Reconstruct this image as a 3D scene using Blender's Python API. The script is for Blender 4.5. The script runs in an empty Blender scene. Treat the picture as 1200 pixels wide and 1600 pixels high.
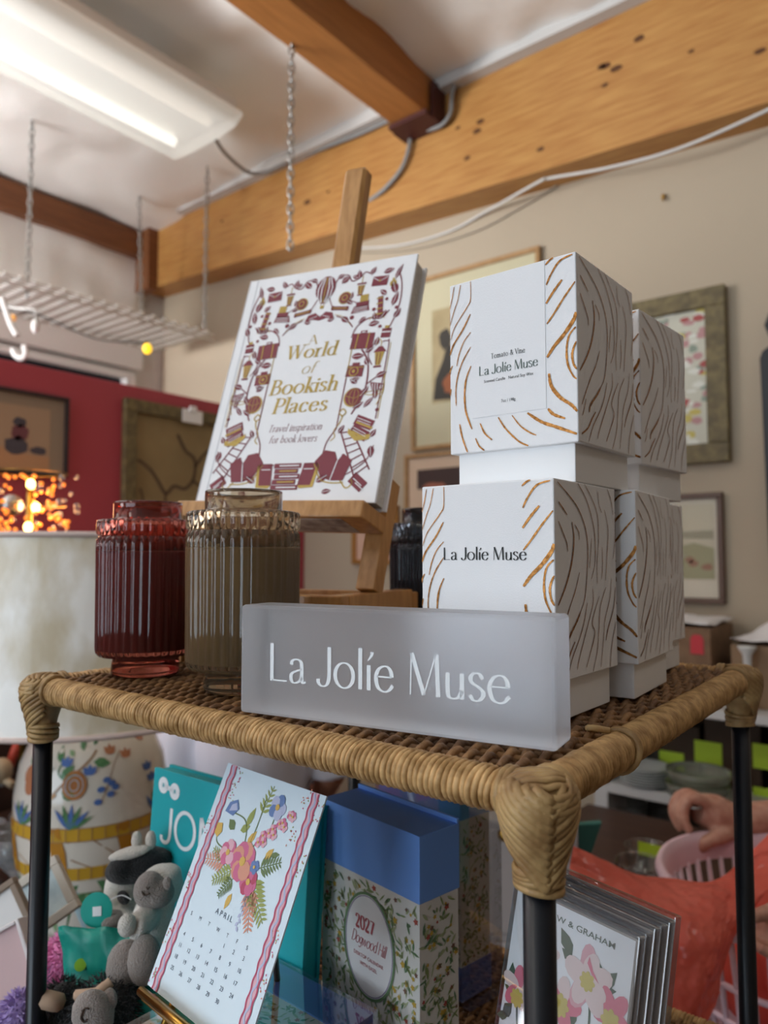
import bpy, math, random
from mathutils import Vector, Matrix, noise
random.seed(7)
SC = bpy.context.scene
COL = SC.collection
R = math.radians
PI = math.pi

# ------------------------------------------------------------------ camera, world, light, exposure
def rgb(h):
    c = [int(h[i:i+2], 16)/255 for i in (0, 2, 4)]
    return tuple(x/12.92 if x <= .04045 else ((x+.055)/1.055)**2.4 for x in c)
cam_data = bpy.data.cameras.new('camera')
cam = bpy.data.objects.new('camera', cam_data)
COL.objects.link(cam)
yaw, pitch = R(38.327), R(3.45)
cam.location = (.1448, -.292, .1032)
cam.rotation_euler = (PI/2+pitch, 0, yaw)
cam_data.sensor_fit = 'VERTICAL'
cam_data.sensor_height = 36
cam_data.sensor_width = 27
cam_data.lens = 26.01
cam_data.clip_start = .01
cam_data.dof.use_dof = True
cam_data.dof.focus_distance = .47
cam_data.dof.aperture_fstop = 7.2
SC.camera = cam
world = bpy.data.worlds.new('world')
SC.world = world
world.use_nodes = True
bg = world.node_tree.nodes['Background']
bg.inputs[0].default_value = (.75, .87, 1, 1)
bg.inputs[1].default_value = 1.0
def area(name, loc, tgt, sx, sy, power, col):
    l = bpy.data.lights.new(name, 'AREA')
    l.shape = 'RECTANGLE'; l.size = sx; l.size_y = sy; l.energy = power; l.color = col
    o = bpy.data.objects.new(name, l); COL.objects.link(o)
    o.location = loc
    o.rotation_euler = (Vector(tgt)-Vector(loc)).to_track_quat('-Z', 'Y').to_euler()
    return o
# daylight through the shop front behind the photographer, and side window lamps turned up to brighten the ceiling
area('daylight_front', (-1.1, -4.80, .35), (-1.0, 0, .35), 3.2, 2.3, 118, (.74, .87, 1.0))
area('side_uplight', (-3.32, -2.55, .66), (-1.7, .2, 2.6), 1.7, .75, 40, (.97, .98, 1.0))  # added where the window runs on out of view, to even the ceiling
area('side_uplight', (-3.30, -.85, .70), (-1.6, .5, 1.93), 2.0, .5, 225, (.97, .98, 1.0))
# unseen overhead fills without fittings; the first is added to brighten the right-hand shelving
area('overhead_fill', (1.0, 1.3, 1.80), (1.0, 1.5, 0), .3, 1.2, 5, (1, .95, .88))
area('overhead_fill', (-1.0, -2.2, 1.80), (-1.0, -2.2, 0), .3, 1.2, 10, (1, .93, .82))
SC.view_settings.view_transform = 'Standard'
SC.view_settings.look = 'None'
SC.view_settings.gamma = 1
SC.view_settings.use_curve_mapping = False
SC.view_settings.exposure = -0.27

# ------------------------------------------------------------------ materials
MATS = {}
def mat(name, col, rough=.5, metal=0, col2=None, scale=30, stretch=(1, 1, 1), bump=0, bscale=None, trans=0, ior=1.45,
        alpha=1, emit=None, estr=0, spec=.5, sheen=0, lo=.35, hi=.65, coat=0, sss=0):
    if name in MATS: return MATS[name]
    m = bpy.data.materials.new(name); m.use_nodes = True
    nt = m.node_tree; b = nt.nodes['Principled BSDF']
    c = rgb(col) if isinstance(col, str) else col
    b.inputs['Base Color'].default_value = (*c, 1)
    b.inputs['Roughness'].default_value = rough
    b.inputs['Metallic'].default_value = metal
    b.inputs['IOR'].default_value = ior
    b.inputs['Transmission Weight'].default_value = trans
    b.inputs['Alpha'].default_value = alpha
    b.inputs['Specular IOR Level'].default_value = spec
    b.inputs['Sheen Weight'].default_value = sheen
    b.inputs['Coat Weight'].default_value = coat
    if sss:
        b.inputs['Subsurface Weight'].default_value = sss
        b.inputs['Subsurface Radius'].default_value = (.01, .006, .004)
    if emit:
        b.inputs['Emission Color'].default_value = (*rgb(emit), 1)
        b.inputs['Emission Strength'].default_value = estr
    if col2 or bump:
        tc = nt.nodes.new('ShaderNodeTexCoord'); mp = nt.nodes.new('ShaderNodeMapping')
        mp.inputs['Scale'].default_value = stretch
        nt.links.new(tc.outputs['Object'], mp.inputs['Vector'])
        n = nt.nodes.new('ShaderNodeTexNoise')
        n.inputs['Scale'].default_value = scale; n.inputs['Detail'].default_value = 5
        nt.links.new(mp.outputs[0], n.inputs['Vector'])
        if col2:
            r = nt.nodes.new('ShaderNodeValToRGB')
            r.color_ramp.elements[0].position = lo; r.color_ramp.elements[1].position = hi
            r.color_ramp.elements[0].color = (*c, 1); r.color_ramp.elements[1].color = (*rgb(col2), 1)
            nt.links.new(n.outputs['Fac'], r.inputs[0]); nt.links.new(r.outputs[0], b.inputs['Base Color'])
        if bump:
            n2 = n
            if bscale:
                n2 = nt.nodes.new('ShaderNodeTexNoise'); n2.inputs['Scale'].default_value = bscale; n2.inputs['Detail'].default_value = 4
                nt.links.new(mp.outputs[0], n2.inputs['Vector'])
            bp = nt.nodes.new('ShaderNodeBump'); bp.inputs['Strength'].default_value = bump; bp.inputs['Distance'].default_value = .01
            nt.links.new(n2.outputs['Fac'], bp.inputs['Height']); nt.links.new(bp.outputs[0], b.inputs['Normal'])
    MATS[name] = m
    return m
def clear(name, tint, rough=.03, fac=.12):
    """thin clear plastic or glass: mostly see-through with a glossy film"""
    m = bpy.data.materials.new(name); m.use_nodes = True; nt = m.node_tree
    nt.nodes.remove(nt.nodes['Principled BSDF'])
    t = nt.nodes.new('ShaderNodeBsdfTransparent'); t.inputs[0].default_value = (*tint, 1)
    g = nt.nodes.new('ShaderNodeBsdfGlossy'); g.inputs['Roughness'].default_value = rough
    lw = nt.nodes.new('ShaderNodeLayerWeight'); lw.inputs[0].default_value = .35
    ma = nt.nodes.new('ShaderNodeMath'); ma.operation = 'MULTIPLY_ADD'; ma.inputs[1].default_value = .7; ma.inputs[2].default_value = fac
    mx = nt.nodes.new('ShaderNodeMixShader')
    nt.links.new(lw.outputs['Facing'], ma.inputs[0]); nt.links.new(ma.outputs[0], mx.inputs[0])
    nt.links.new(t.outputs[0], mx.inputs[1]); nt.links.new(g.outputs[0], mx.inputs[2])
    nt.links.new(mx.outputs[0], nt.nodes['Material Output'].inputs[0])
    MATS[name] = m
    return m

WOOD = mat('beam pine', 'a26a36', .45, col2='c49454', scale=6, stretch=(1, 14, 14), lo=.25, hi=.75)
WOODR = mat('rafter pine', '9c6430', .5, col2='b87a3e', scale=6, stretch=(14, 1, 14), lo=.25, hi=.75)
LEDG = mat('ledger wood', '6e4226', .55, col2='80502e', scale=6, stretch=(10, 1, 10))
KNOT = mat('pine knot', '5a3618', .6)
EASEL = mat('easel beech', 'a8763e', .4, col2='c08d52', scale=25, stretch=(6, 6, 1), coat=.2)
WALLM = mat('beige wall paint', 'b3a48e', .8, bump=.05, bscale=60)
WALLD = mat('dim side wall', '84725e', .8)  # paint of the unseen right wall, darkened to cut its bounce light
WHITEW = mat('white wall paint', 'c9c7c3', .7)
REDM = mat('red wall paint', 'a8424e', .55)
FLOORM = mat('floor carpet', '5a4a40', .9, col2='6a5a4c', scale=80)
FILM = mat('white plastic film', 'efede8', .38, bump=.5, bscale=5, spec=.45)
PAPER = mat('white linen paper', 'f1f2f4', .62, bump=.06, bscale=900, spec=.3)
PAPER2 = mat('white card', 'f2f3f4', .6, spec=.3)
GOLD = mat('gold foil', 'a87440', .36, 1, col2='6e4622', scale=500)
BLACKM = mat('black painted steel', '10131a', .33, spec=.5)
REED = mat('rattan wrap', '9c7748', .5, col2='d6ae78', scale=34, stretch=(3, 3, 3), spec=.4)
REED2 = mat('rattan peel', '927148', .45, col2='bf9f6c', scale=60, bump=.12, bscale=300, spec=.45)
WICK = mat('wicker strand', '64452c', .55, col2='9a7248', scale=60, bump=.2, bscale=250)
INK = mat('black ink', '1e2426', .6)
INKG = mat('green ink', '4d5f58', .6)
WHITEINK = mat('white enamel', 'eef3f6', .4)
MAROON = mat('maroon ink', '7d2a38', .5)
GOLDINK = mat('gold ink', 'b09548', .4, .25)
GREY = mat('grey plastic', '8a8a88', .5)
TEAL = mat('teal paper', '12a7b0', .5)
BRASS = mat('brass', 'a8823c', .3, 1)
CHROME = mat('steel', 'a9a9a6', .35, 1)
WHITEP = mat('white coated steel', 'd6d5d0', .4)
DARK = mat('dark wood', '2a1a14', .5, col2='3a241a', scale=10)
SKIN = mat('skin', 'b97d62', .5, sss=.1, col2='c48a70', scale=40)
CLEAR = clear('clear plastic', (.90, .91, .93))
GLASSC = clear('clear glass', (.93, .95, .95), .02, .08)

# ------------------------------------------------------------------ mesh helpers
class MB:
    def __init__(s): s.v = []; s.f = []; s.m = []; s.s = []; s.M = Matrix()
    def add(s, vs, fs, mi=0, sm=False):
        o = len(s.v); s.v += [s.M @ Vector(v) for v in vs]
        for f in fs: s.f.append([o+i for i in f]); s.m.append(mi); s.s.append(sm)
        return s
    def box(s, c, d, mi=0, rz=0, T=None):
        T = T or Matrix.Rotation(rz, 4, 'Z')
        vs = [Vector(c)+(T @ Vector((x*d[0]/2, y*d[1]/2, z*d[2]/2))) for x in (-1, 1) for y in (-1, 1) for z in (-1, 1)]
        return s.add(vs, [(0, 1, 3, 2), (4, 6, 7, 5), (0, 4, 5, 1), (2, 3, 7, 6), (0, 2, 6, 4), (1, 5, 7, 3)], mi)
    def bx(s, a, b, mi=0):
        return s.box([(p+q)/2 for p, q in zip(a, b)], [abs(q-p) for p, q in zip(a, b)], mi)
    def beam(s, a, b, w, h, mi=0, up=(0, 0, 1)):
        a, b = Vector(a), Vector(b); x = (b-a).normalized(); y = Vector(up).cross(x).normalized(); z = x.cross(y)
        T = Matrix((x, y, z)).transposed().to_4x4()
        return s.box((a+b)/2, ((b-a).length, w, h), mi, T=T)
    def tube(s, pts, r, n=8, mi=0, closed=False, caps=True, flat=1, nrm=None):
        pts = [Vector(p) for p in pts]; N = len(pts); rs = r if isinstance(r, (list, tuple)) else [r]*N
        vs = []; up = None
        for i, p in enumerate(pts):
            t = (pts[(i+1) % N]-pts[i-1]) if closed else (pts[min(i+1, N-1)]-pts[max(i-1, 0)])
            t = t.normalized() if t.length > 1e-9 else Vector((0, 0, 1))
            if nrm is not None:
                u = Vector(nrm[i]); u = (u-t*u.dot(t)).normalized()
            else:
                if up is None: up = Vector((0, 0, 1)) if abs(t.z) < .9 else Vector((1, 0, 0))
                u = up-t*up.dot(t); u = u.normalized() if u.length > 1e-6 else t.orthogonal().normalized(); up = u
            w = t.cross(u)
            for k in range(n):
                a = 2*PI*k/n; vs.append(p+(u*math.cos(a)*flat+w*math.sin(a))*rs[i])
        fs = []
        for i in range(N if closed else N-1):
            j = (i+1) % N
            for k in range(n): fs.append((i*n+k, i*n+(k+1) % n, j*n+(k+1) % n, j*n+k))
        s.add(vs, fs, mi, True)
        if caps and not closed:
            s.f.append([len(s.v)-N*n+k for k in range(n)][::-1]); s.m.append(mi); s.s.append(False)
            s.f.append([len(s.v)-n+k for k in range(n)]); s.m.append(mi); s.s.append(False)
        return s
    def lathe(s, prof, n=32, mi=0, mod=None, cap=True, sm=True):
        vs = []
        for j, (r, z) in enumerate(prof):
            for k in range(n):
                a = 2*PI*k/n; rr = r*(mod(a, z, j) if mod else 1); vs.append((rr*math.cos(a), rr*math.sin(a), z))
        fs = []
        for j in range(len(prof)-1):
            for k in range(n): fs.append((j*n+k, j*n+(k+1) % n, (j+1)*n+(k+1) % n, (j+1)*n+k))
        if cap:
            fs.append(tuple(range(n))[::-1]); fs.append(tuple((len(prof)-1)*n+k for k in range(n)))
        return s.add(vs, fs, mi, sm)
    def ell(s, c, r, n=16, mi=0, T=None):
        if not isinstance(r, (list, tuple)): r = (r, r, r)
        T = T or Matrix(); c = Vector(c); vs = []; m = n//2
        for j in range(m+1):
            t = PI*j/m
            for k in range(n):
                a = 2*PI*k/n
                vs.append(c+(T @ Vector((r[0]*math.sin(t)*math.cos(a), r[1]*math.sin(t)*math.sin(a), -r[2]*math.cos(t)))))
        fs = [(j*n+k, j*n+(k+1) % n, (j+1)*n+(k+1) % n, (j+1)*n+k) for j in range(m) for k in range(n)]
        return s.add(vs, fs, mi, True)
    def grid(s, g, mi=0, sm=True):
        w = len(g[0]); vs = [p for row in g for p in row]
        return s.add(vs, [(j*w+i, j*w+i+1, (j+1)*w+i+1, (j+1)*w+i) for j in range(len(g)-1) for i in range(w-1)], mi, sm)
    def ribbon(s, pts, ws, F, mi=0):
        """flat stroke on the surface F(x, y); ws are half widths"""
        N = len(pts); vs = []
        for i in range(N):
            a, b = pts[max(i-1, 0)], pts[min(i+1, N-1)]; dx, dy = b[0]-a[0], b[1]-a[1]; l = math.hypot(dx, dy) or 1
            nx, ny = -dy/l, dx/l; w = ws[i] if isinstance(ws, (list, tuple)) else ws
            vs += [F(pts[i][0]+nx*w, pts[i][1]+ny*w), F(pts[i][0]-nx*w, pts[i][1]-ny*w)]
        return s.add(vs, [(2*i, 2*i+1, 2*i+3, 2*i+2) for i in range(N-1)], mi)
    def poly(s, pts, F, mi=0):
        return s.add([F(*p) for p in pts], [tuple(range(len(pts)))], mi)
    def fur(s, c, r, n, ln, w=.0012, mi=0, T=None, rnd=None):
        rnd = rnd or random.Random(3); T = T or Matrix(); c = Vector(c)
        for _ in range(n):
            z = rnd.uniform(-1, 1); a = rnd.uniform(0, 2*PI); q = math.sqrt(1-z*z); d = Vector((q*math.cos(a), q*math.sin(a), z))
            p = c+(T @ Vector((d.x*r[0], d.y*r[1], d.z*r[2])))
            e = (T @ d)+Vector((rnd.uniform(-.5, .5), rnd.uniform(-.5, .5), rnd.uniform(-.6, .3))); e.normalize()
            t = e.orthogonal().normalized(); t = Matrix.Rotation(rnd.uniform(0, 6), 3, e) @ t
            L = ln*rnd.uniform(.6, 1.2)
            s.add([p-t*w, p+t*w, p+e*L*.6+t*w*.6+Vector((0, 0, -.1*L)), p+e*L+Vector((0, 0, -.25*L))], [(0, 1, 2), (0, 2, 3)], mi)
        return s
    def build(s, name, mats, parent=None, bevel=0, world=False, label=None, remesh=0, sub=0, solid=0, smooth=0, seg=2):
        vs = s.v
        if world and parent is not None:
            inv = WM[parent].inverted(); vs = [inv @ v for v in vs]
        me = bpy.data.meshes.new(name); me.from_pydata([tuple(v) for v in vs], [], s.f)
        for m in (mats if isinstance(mats, (list, tuple)) else [mats]): me.materials.append(m)
        me.polygons.foreach_set('material_index', s.m); me.polygons.foreach_set('use_smooth', s.s); me.update()
        o = bpy.data.objects.new(name, me); COL.objects.link(o)
        if parent is not None: o.parent = parent
        WM[o] = WM[parent].copy() if parent is not None else Matrix()
        if remesh:
            k = o.modifiers.new('remesh', 'REMESH'); k.mode = 'VOXEL'; k.voxel_size = remesh; k.use_smooth_shade = True
            k = o.modifiers.new('smooth', 'SMOOTH'); k.iterations = smooth or 4
        if solid: k = o.modifiers.new('solid', 'SOLIDIFY'); k.thickness = solid
        if bevel:
            k = o.modifiers.new('bevel', 'BEVEL'); k.width = bevel; k.segments = seg; k.limit_method = 'ANGLE'; k.angle_limit = R(40)
        if sub: k = o.modifiers.new('subd', 'SUBSURF'); k.levels = sub; k.render_levels = sub
        if label: o['label'] = label
        return o
WM = {}
def tag(o, label, cat, group=None):
    o['label'] = label; o['category'] = cat
    if group: o['group'] = group
    return o
def thing(name, label, cat, loc=(0, 0, 0), rz=0, group=None):
    o = bpy.data.objects.new(name, None); COL.objects.link(o); o.empty_display_size = .02
    o.location = loc; o.rotation_euler = (0, 0, rz)
    WM[o] = Matrix.Translation(loc) @ Matrix.Rotation(rz, 4, 'Z')
    return tag(o, label, cat, group)
def struct(name, mb, mats, parent=None, **k):
    o = mb.build(name, mats, parent, **k)
    if parent is None: o['kind'] = 'structure'
    return o
def dup(root, loc, rz, label, group=None):
    r = root.copy(); COL.objects.link(r); r.location = loc; r.rotation_euler = (0, 0, rz)
    r['label'] = label
    if group: r['group'] = group
    WM[r] = Matrix.Translation(loc) @ Matrix.Rotation(rz, 4, 'Z')
    for ch in list(root.children):
        c = ch.copy(); COL.objects.link(c); c.parent = r; WM[c] = WM[r]
        for gch in ch.children:
            d = gch.copy(); COL.objects.link(d); d.parent = c
    return r
def frame(o, e, u):
    o, e, u = Vector(o), Vector(e).normalized(), Vector(u).normalized(); n = e.cross(u)
    return lambda x, y, h=0: o+e*x+u*y+n*h
def cr(pts, k=5):
    """smooth a coarse polyline (Catmull-Rom)"""
    P = [pts[0]]+list(pts)+[pts[-1]]; out = []
    for i in range(1, len(P)-2):
        p0, p1, p2, p3 = P[i-1:i+3]
        for j in range(k):
            t = j/k
            out.append(tuple(.5*(2*b+(c-a)*t+(2*a-5*b+4*c-d)*t*t+(3*b-a-3*c+d)*t**3) for a, b, c, d in zip(p0, p1, p2, p3)))
    return out+[tuple(pts[-1])]

# ------------------------------------------------------------------ lettering
def ov(cx, cy, rx, ry, n=20): return [(cx+rx*math.cos(2*PI*i/n), cy+ry*math.sin(2*PI*i/n)) for i in range(n+1)]
S_ = [(.47, .80), (.36, .97), (.20, .98), (.08, .84), (.12, .65), (.3, .52), (.46, .37), (.48, .2), (.36, .03), (.18, .01), (.05, .19)]
BOWL = [(.1, .48), (.2, .6), (.34, .62), (.49, .5), (.53, .31), (.49, .12), (.34, 0), (.2, .01), (.1, .14)]
ARCH = [(.1, .42), (.2, .57), (.33, .62), (.44, .55), (.47, .4), (.47, 0)]
GL = {  # char: (advance, strokes, serif points).  n nib, k thick, t thin; capitals smoothed
 'A': (.76, [('t', (.05, 0), (.37, 1)), ('k', (.37, 1), (.70, 0)), ('t', (.16, .34), (.58, .34))], [(.05, 0), (.7, 0)]),
 'B': (.68, [('k', (.12, 0), (.12, 1)), ('S', (.12, .98), (.38, .98), (.52, .86), (.52, .68), (.38, .54), (.12, .53)), ('S', (.12, .53), (.42, .53), (.6, .4), (.6, .15), (.42, .02), (.12, .02))], [(.1, 0), (.1, 1)]),
 'D': (.8, [('k', (.12, 0), (.12, 1)), ('S', (.12, .98), (.4, .97), (.66, .8), (.72, .5), (.66, .2), (.4, .03), (.12, .02))], [(.1, 0), (.1, 1)]),
 'H': (.8, [('k', (.12, 0), (.12, 1)), ('k', (.68, 0), (.68, 1)), ('t', (.12, .5), (.68, .5))], [(.12, 0), (.12, 1), (.68, 0), (.68, 1)]),
 'J': (.46, [('S', (.04, .17), (.05, .06), (.16, -.01), (.3, .03), (.37, .2), (.38, .5), (.38, 1))], [(.38, 1)]),
 'L': (.6, [('k', (.07, 0), (.07, 1)), ('t', (.07, .025), (.58, .025))], [(.07, 1)]),
 'M': (.93, [('t', (.08, 0), (.11, 1)), ('k', (.12, 1), (.45, .02)), ('t', (.45, .02), (.77, 1)), ('k', (.79, 1), (.83, 0))], [(.08, 0), (.83, 0)]),
 'P': (.64, [('k', (.12, 0), (.12, 1)), ('S', (.12, .98), (.4, .98), (.57, .85), (.57, .62), (.42, .47), (.12, .46))], [(.12, 0), (.1, 1)]),
 'S': (.54, [('S', *S_)], []),
 'T': (.7, [('t', (.04, .98), (.66, .98)), ('k', (.35, 0), (.35, 1))], [(.35, 0)]),
 'V': (.72, [('k', (.04, 1), (.36, 0)), ('t', (.36, 0), (.68, 1))], [(.04, 1), (.68, 1)]),
 'W': (1.04, [('k', (.03, 1), (.28, 0)), ('t', (.28, 0), (.52, .95)), ('k', (.5, 1), (.75, 0)), ('t', (.75, 0), (1, 1))], [(.03, 1), (.5, 1), (1, 1)]),
 '&': (.76, [('S', (.7, .5), (.55, .2), (.3, 0), (.1, .1), (.08, .3), (.25, .5), (.42, .68), (.42, .88), (.3, .97), (.18, .88), (.2, .7), (.4, .35), (.7, 0))], []),
 'a': (.54, [('S', (.08, .47), (.1, .57), (.25, .62), (.38, .56), (.41, .42), (.41, .12), (.45, .02), (.54, .05)), ('S', (.41, .36), (.25, .32), (.09, .24), (.06, .12), (.12, .01), (.24, .01), (.35, .07), (.41, .17))], []),
 'b': (.6, [('k', (.1, 0), (.1, 1.03)), ('S', *BOWL)], [(.06, 1.03)]),
 'c': (.53, [('S', (.47, .47), (.4, .59), (.28, .62), (.12, .54), (.06, .31), (.12, .08), (.28, 0), (.4, .03), (.48, .13))], []),
 'd': (.6, [('k', (.5, 0), (.5, 1.03)), ('S', *[(.6-x, y) for x, y in BOWL])], [(.46, 1.03), (.55, 0)]),
 'e': (.58, [('t', (.08, .36), (.5, .36)), ('S', (.5, .36), (.48, .5), (.4, .6), (.28, .62), (.14, .55), (.06, .4), (.06, .24), (.13, .07), (.28, 0), (.42, .04), (.53, .17))], []),
 'f': (.36, [('S', (.38, .98), (.28, 1.04), (.18, .97), (.14, .8), (.14, .5), (.14, 0)), ('t', (.02, .6), (.32, .6))], [(.14, 0)]),
 'g': (.56, [('S', *ov(.27, .34, .2, .27)), ('S', (.47, .6), (.47, .1), (.43, -.16), (.27, -.27), (.08, -.2))], []),
 'h': (.57, [('k', (.1, 0), (.1, 1.03)), ('S', *ARCH)], [(.06, 1.03), (.1, 0), (.47, 0)]),
 'i': (.2, [('k', (.1, 0), (.1, .6)), ('k', (.1, .76), (.1, .88))], [(.06, .6), (.1, 0)]),
 'í': (.21, [('k', (.1, 0), (.1, .62)), ('K', (.07, .73), (.12, .78), (.19, .88), (.2, .95))], []),
 'k': (.53, [('k', (.1, 0), (.1, 1.03)), ('t', (.1, .27), (.43, .6)), ('k', (.22, .37), (.5, 0))], [(.06, 1.03), (.1, 0), (.5, 0), (.43, .6)]),
 'l': (.2, [('k', (.1, 0), (.1, 1.03))], [(.06, 1.03), (.1, 0)]),
 'm': (.87, [('k', (.1, 0), (.1, .6)), ('S', *[(x*.85+.02, y) for x, y in ARCH]), ('S', *[(x*.85+.34, y) for x, y in ARCH])], [(.06, .6), (.1, 0), (.42, 0), (.74, 0)]),
 'n': (.57, [('k', (.1, 0), (.1, .6)), ('S', *ARCH)], [(.06, .6), (.1, 0), (.47, 0)]),
 'o': (.66, [('S', *ov(.33, .31, .275, .315))], []),
 'p': (.6, [('k', (.1, -.28), (.1, .6)), ('S', *BOWL)], [(.06, .6), (.1, -.28)]),
 'r': (.38, [('k', (.1, 0), (.1, .6)), ('S', (.1, .4), (.17, .55), (.26, .62), (.35, .58))], [(.06, .6), (.1, 0)]),
 's': (.43, [('S', *[(x*.78, y*.64) for x, y in S_])], []),
 't': (.34, [('S', (.14, .82), (.14, .4), (.14, .12), (.19, .02), (.31, .03)), ('t', (.02, .6), (.29, .6))], []),
 'u': (.58, [('S', (.1, .6), (.1, .18), (.14, .04), (.26, 0), (.38, .05), (.47, .2)), ('k', (.47, .6), (.47, 0))], [(.06, .6), (.43, .6)]),
 'v': (.54, [('k', (.04, .6), (.27, 0)), ('t', (.27, 0), (.5, .6))], [(.04, .6), (.5, .6)]),
 'w': (.8, [('k', (.04, .6), (.22, 0)), ('t', (.22, 0), (.4, .58)), ('k', (.4, .6), (.58, 0)), ('t', (.58, 0), (.76, .6))], [(.04, .6), (.76, .6)]),
 'N': (.7, [('t', (.1, 0), (.1, 1)), ('t', (.1, 1), (.6, 0)), ('t', (.6, 0), (.6, 1))], []), 'O': (.9, [('S', *ov(.45, .5, .38, .5))], []),
 '0': (.58, [('S', *ov(.29, .49, .22, .5))], []), 
 '2': (.55, [('S', (.07, .74), (.12, .93), (.28, .99), (.43, .9), (.45, .72), (.3, .4), (.05, .03)), ('k', (.05, .04), (.5, .04))], []),
 '7': (.52, [('t', (.05, .96), (.5, .96)), ('k', (.49, .96), (.18, 0))], []),
}
def letters(mb, s, F, xa, xb, y, h, mi=0, thick=.115, thin=.04, serif=False, shear=0, track=.05, hh=.0003):
    """lettering s between xa and xb on the baseline y with capital height h"""
    tot = sum((GL[c][0] if c in GL else .26)+track for c in s)-track
    kx = (xb-xa)/tot; x = 0
    for c in s:
        if c not in GL: x += .26+track; continue
        adv, st, sf = GL[c]
        def G(px, py, x=x): return F(xa+(x+px)*kx+shear*py*h, y+py*h, hh)
        for q in st:
            kind, pts = q[0], list(q[1:])
            if kind in 'SK': pts = cr(pts, 5)
            ws = []
            for i in range(len(pts)):
                a, b = pts[max(i-1, 0)], pts[min(i+1, len(pts)-1)]
                d = abs(b[1]-a[1])/(math.hypot(b[0]-a[0], b[1]-a[1]) or 1)
                w = thick if kind == 'k' else thin if kind == 't' else thin+(thick-thin)*d**1.6
                if kind == 'K': w = thin*.5+(thick-thin*.5)*i/(len(pts)-1)
                ws.append(w/2)
            mb.ribbon(pts, ws, G, mi)
        if serif:
            for (px, py) in sf: mb.ribbon([(px-thick*.5-.06, py), (px+thick*.5+.06, py)], thin*.6, G, mi)
        x += adv+track
_fc = {}
def sans(mb, s, F, xa, y, h, mi=0, width=None, center=False, hh=.0003, bold=0, rot=0):
    """plain lettering from the built-in typeface"""
    key = (s, bold)
    if key not in _fc:
        cu = bpy.data.curves.new('text', 'FONT'); cu.body = s; cu.size = 1; cu.resolution_u = 3; cu.offset = bold
        o = bpy.data.objects.new('text', cu); COL.objects.link(o)
        dg = bpy.context.evaluated_depsgraph_get()
        me = bpy.data.meshes.new_from_object(o.evaluated_get(dg))
        _fc[key] = ([tuple(v.co[:2]) for v in me.vertices], [tuple(p.vertices) for p in me.polygons])
        bpy.data.objects.remove(o); bpy.data.curves.remove(cu); bpy.data.meshes.remove(me)
    vs, fs = _fc[key]
    if not vs: return
    x0 = min(v[0] for v in vs); x1 = max(v[0] for v in vs); k = h/.70
    kx = width/(x1-x0) if width else k
    ox = xa-(x1-x0)*kx/2 if center else xa
    mb.add([F(ox+(v[0]-x0)*kx, y+v[1]*k, hh) for v in vs], fs, mi)

# ================================================================== the room
FZ, CZ = -1.15, 1.93
XL, XR, YB, YF = -3.45, 2.6, 2.2, -5.0
struct('floor', MB().bx((XL-.1, YF-.1, FZ-.1), (XR+.1, YB+.1, FZ)), FLOORM)
# ceiling of white plastic film, sagging in soft folds between the beams
g = []
for j in range(140):
    row = []
    for i in range(140):
        x = XL+(XR-XL)*i/139; y = YF+(YB-YF)*j/139
        h = .016*max(0, 1-1.6*abs(noise.noise(Vector((x*2.2+y*1.4, y*1.8-x*.8, 9)))))**5+.035*noise.noise(Vector((x*1.3, y*1.3, 2)))+.040*abs(noise.noise(Vector((x*4+y*3, y*2.0-x*1.5, 5))))-.075*max(0, min(1, (-2.5-x)/.8))
        row.append((x, y, CZ+.02+h*.7))
    g.append(row)
m = MB().grid(g); m.bx((XL-.1, YF-.1, CZ+.08), (XR+.1, YB+.1, CZ+.16))
struct('ceiling', m, FILM)
struct('wall_back', MB().bx((XL-.1, YB, FZ), (XR+.1, YB+.1, CZ+.1)), WALLM)
struct('wall_right', MB().bx((XR, YF-.1, FZ), (XR+.1, YB, CZ+.1)), WALLD)
# shop-front wall with a wide window opening
m = MB(); m.bx((XL-.1, YF-.1, FZ), (-2.8, YF, CZ+.1)); m.bx((.6, YF-.1, FZ), (XR+.1, YF, CZ+.1))
m.bx((-2.8, YF-.1, FZ), (.6, YF, -.85)); m.bx((-2.8, YF-.1, 1.6), (.6, YF, CZ+.1))
struct('wall_front', m, WALLM)
w = struct('window_2', MB(), WHITEP)
m = MB()
for x in (-2.8, -1.1, .6): m.box((x, YF-.04, .375), (.06, .08, 2.45))
for z in (-.85, 1.6): m.box((-1.1, YF-.04, z), (3.46, .08, .06))
m.build('window_frame', WHITEP, w, bevel=.004)
MB().bx((-2.8, YF-.05, -.85), (.6, YF-.044, 1.6)).build('pane', GLASSC, w)
# left wall: film above, window below
m = MB(); m.bx((XL-.1, YF, FZ), (XL, YB, -.2)); m.bx((XL-.1, YF, 1.10), (XL, YB, CZ+.1))
m.bx((XL-.1, YF, -.2), (XL, -3.6, 1.10)); m.bx((XL-.1, 1.99, -.2), (XL, YB, 1.10))
struct('wall_left', m, WHITEW)
w = struct('window_1', MB(), WHITEP)
m = MB()
m.box((XL+.02, -.8, 1.20), (.05, 5.7, .14)); m.box((XL+.03, -.8, 1.085), (.05, 5.6, .035)); m.box((XL+.02, -.8, -.20), (.05, 5.7, .06))
for y in (-3.6, -1.7, .2, 1.975): m.box((XL+.02, y, .45), (.06, .06, 1.3))
m.build('window_frame', WHITEP, w, bevel=.006)
MB().bx((XL-.06, -3.6, -.2), (XL-.05, 1.99, 1.10)).build('pane', mat('dark pane', '2c3438', .1, spec=.6), w)
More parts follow.
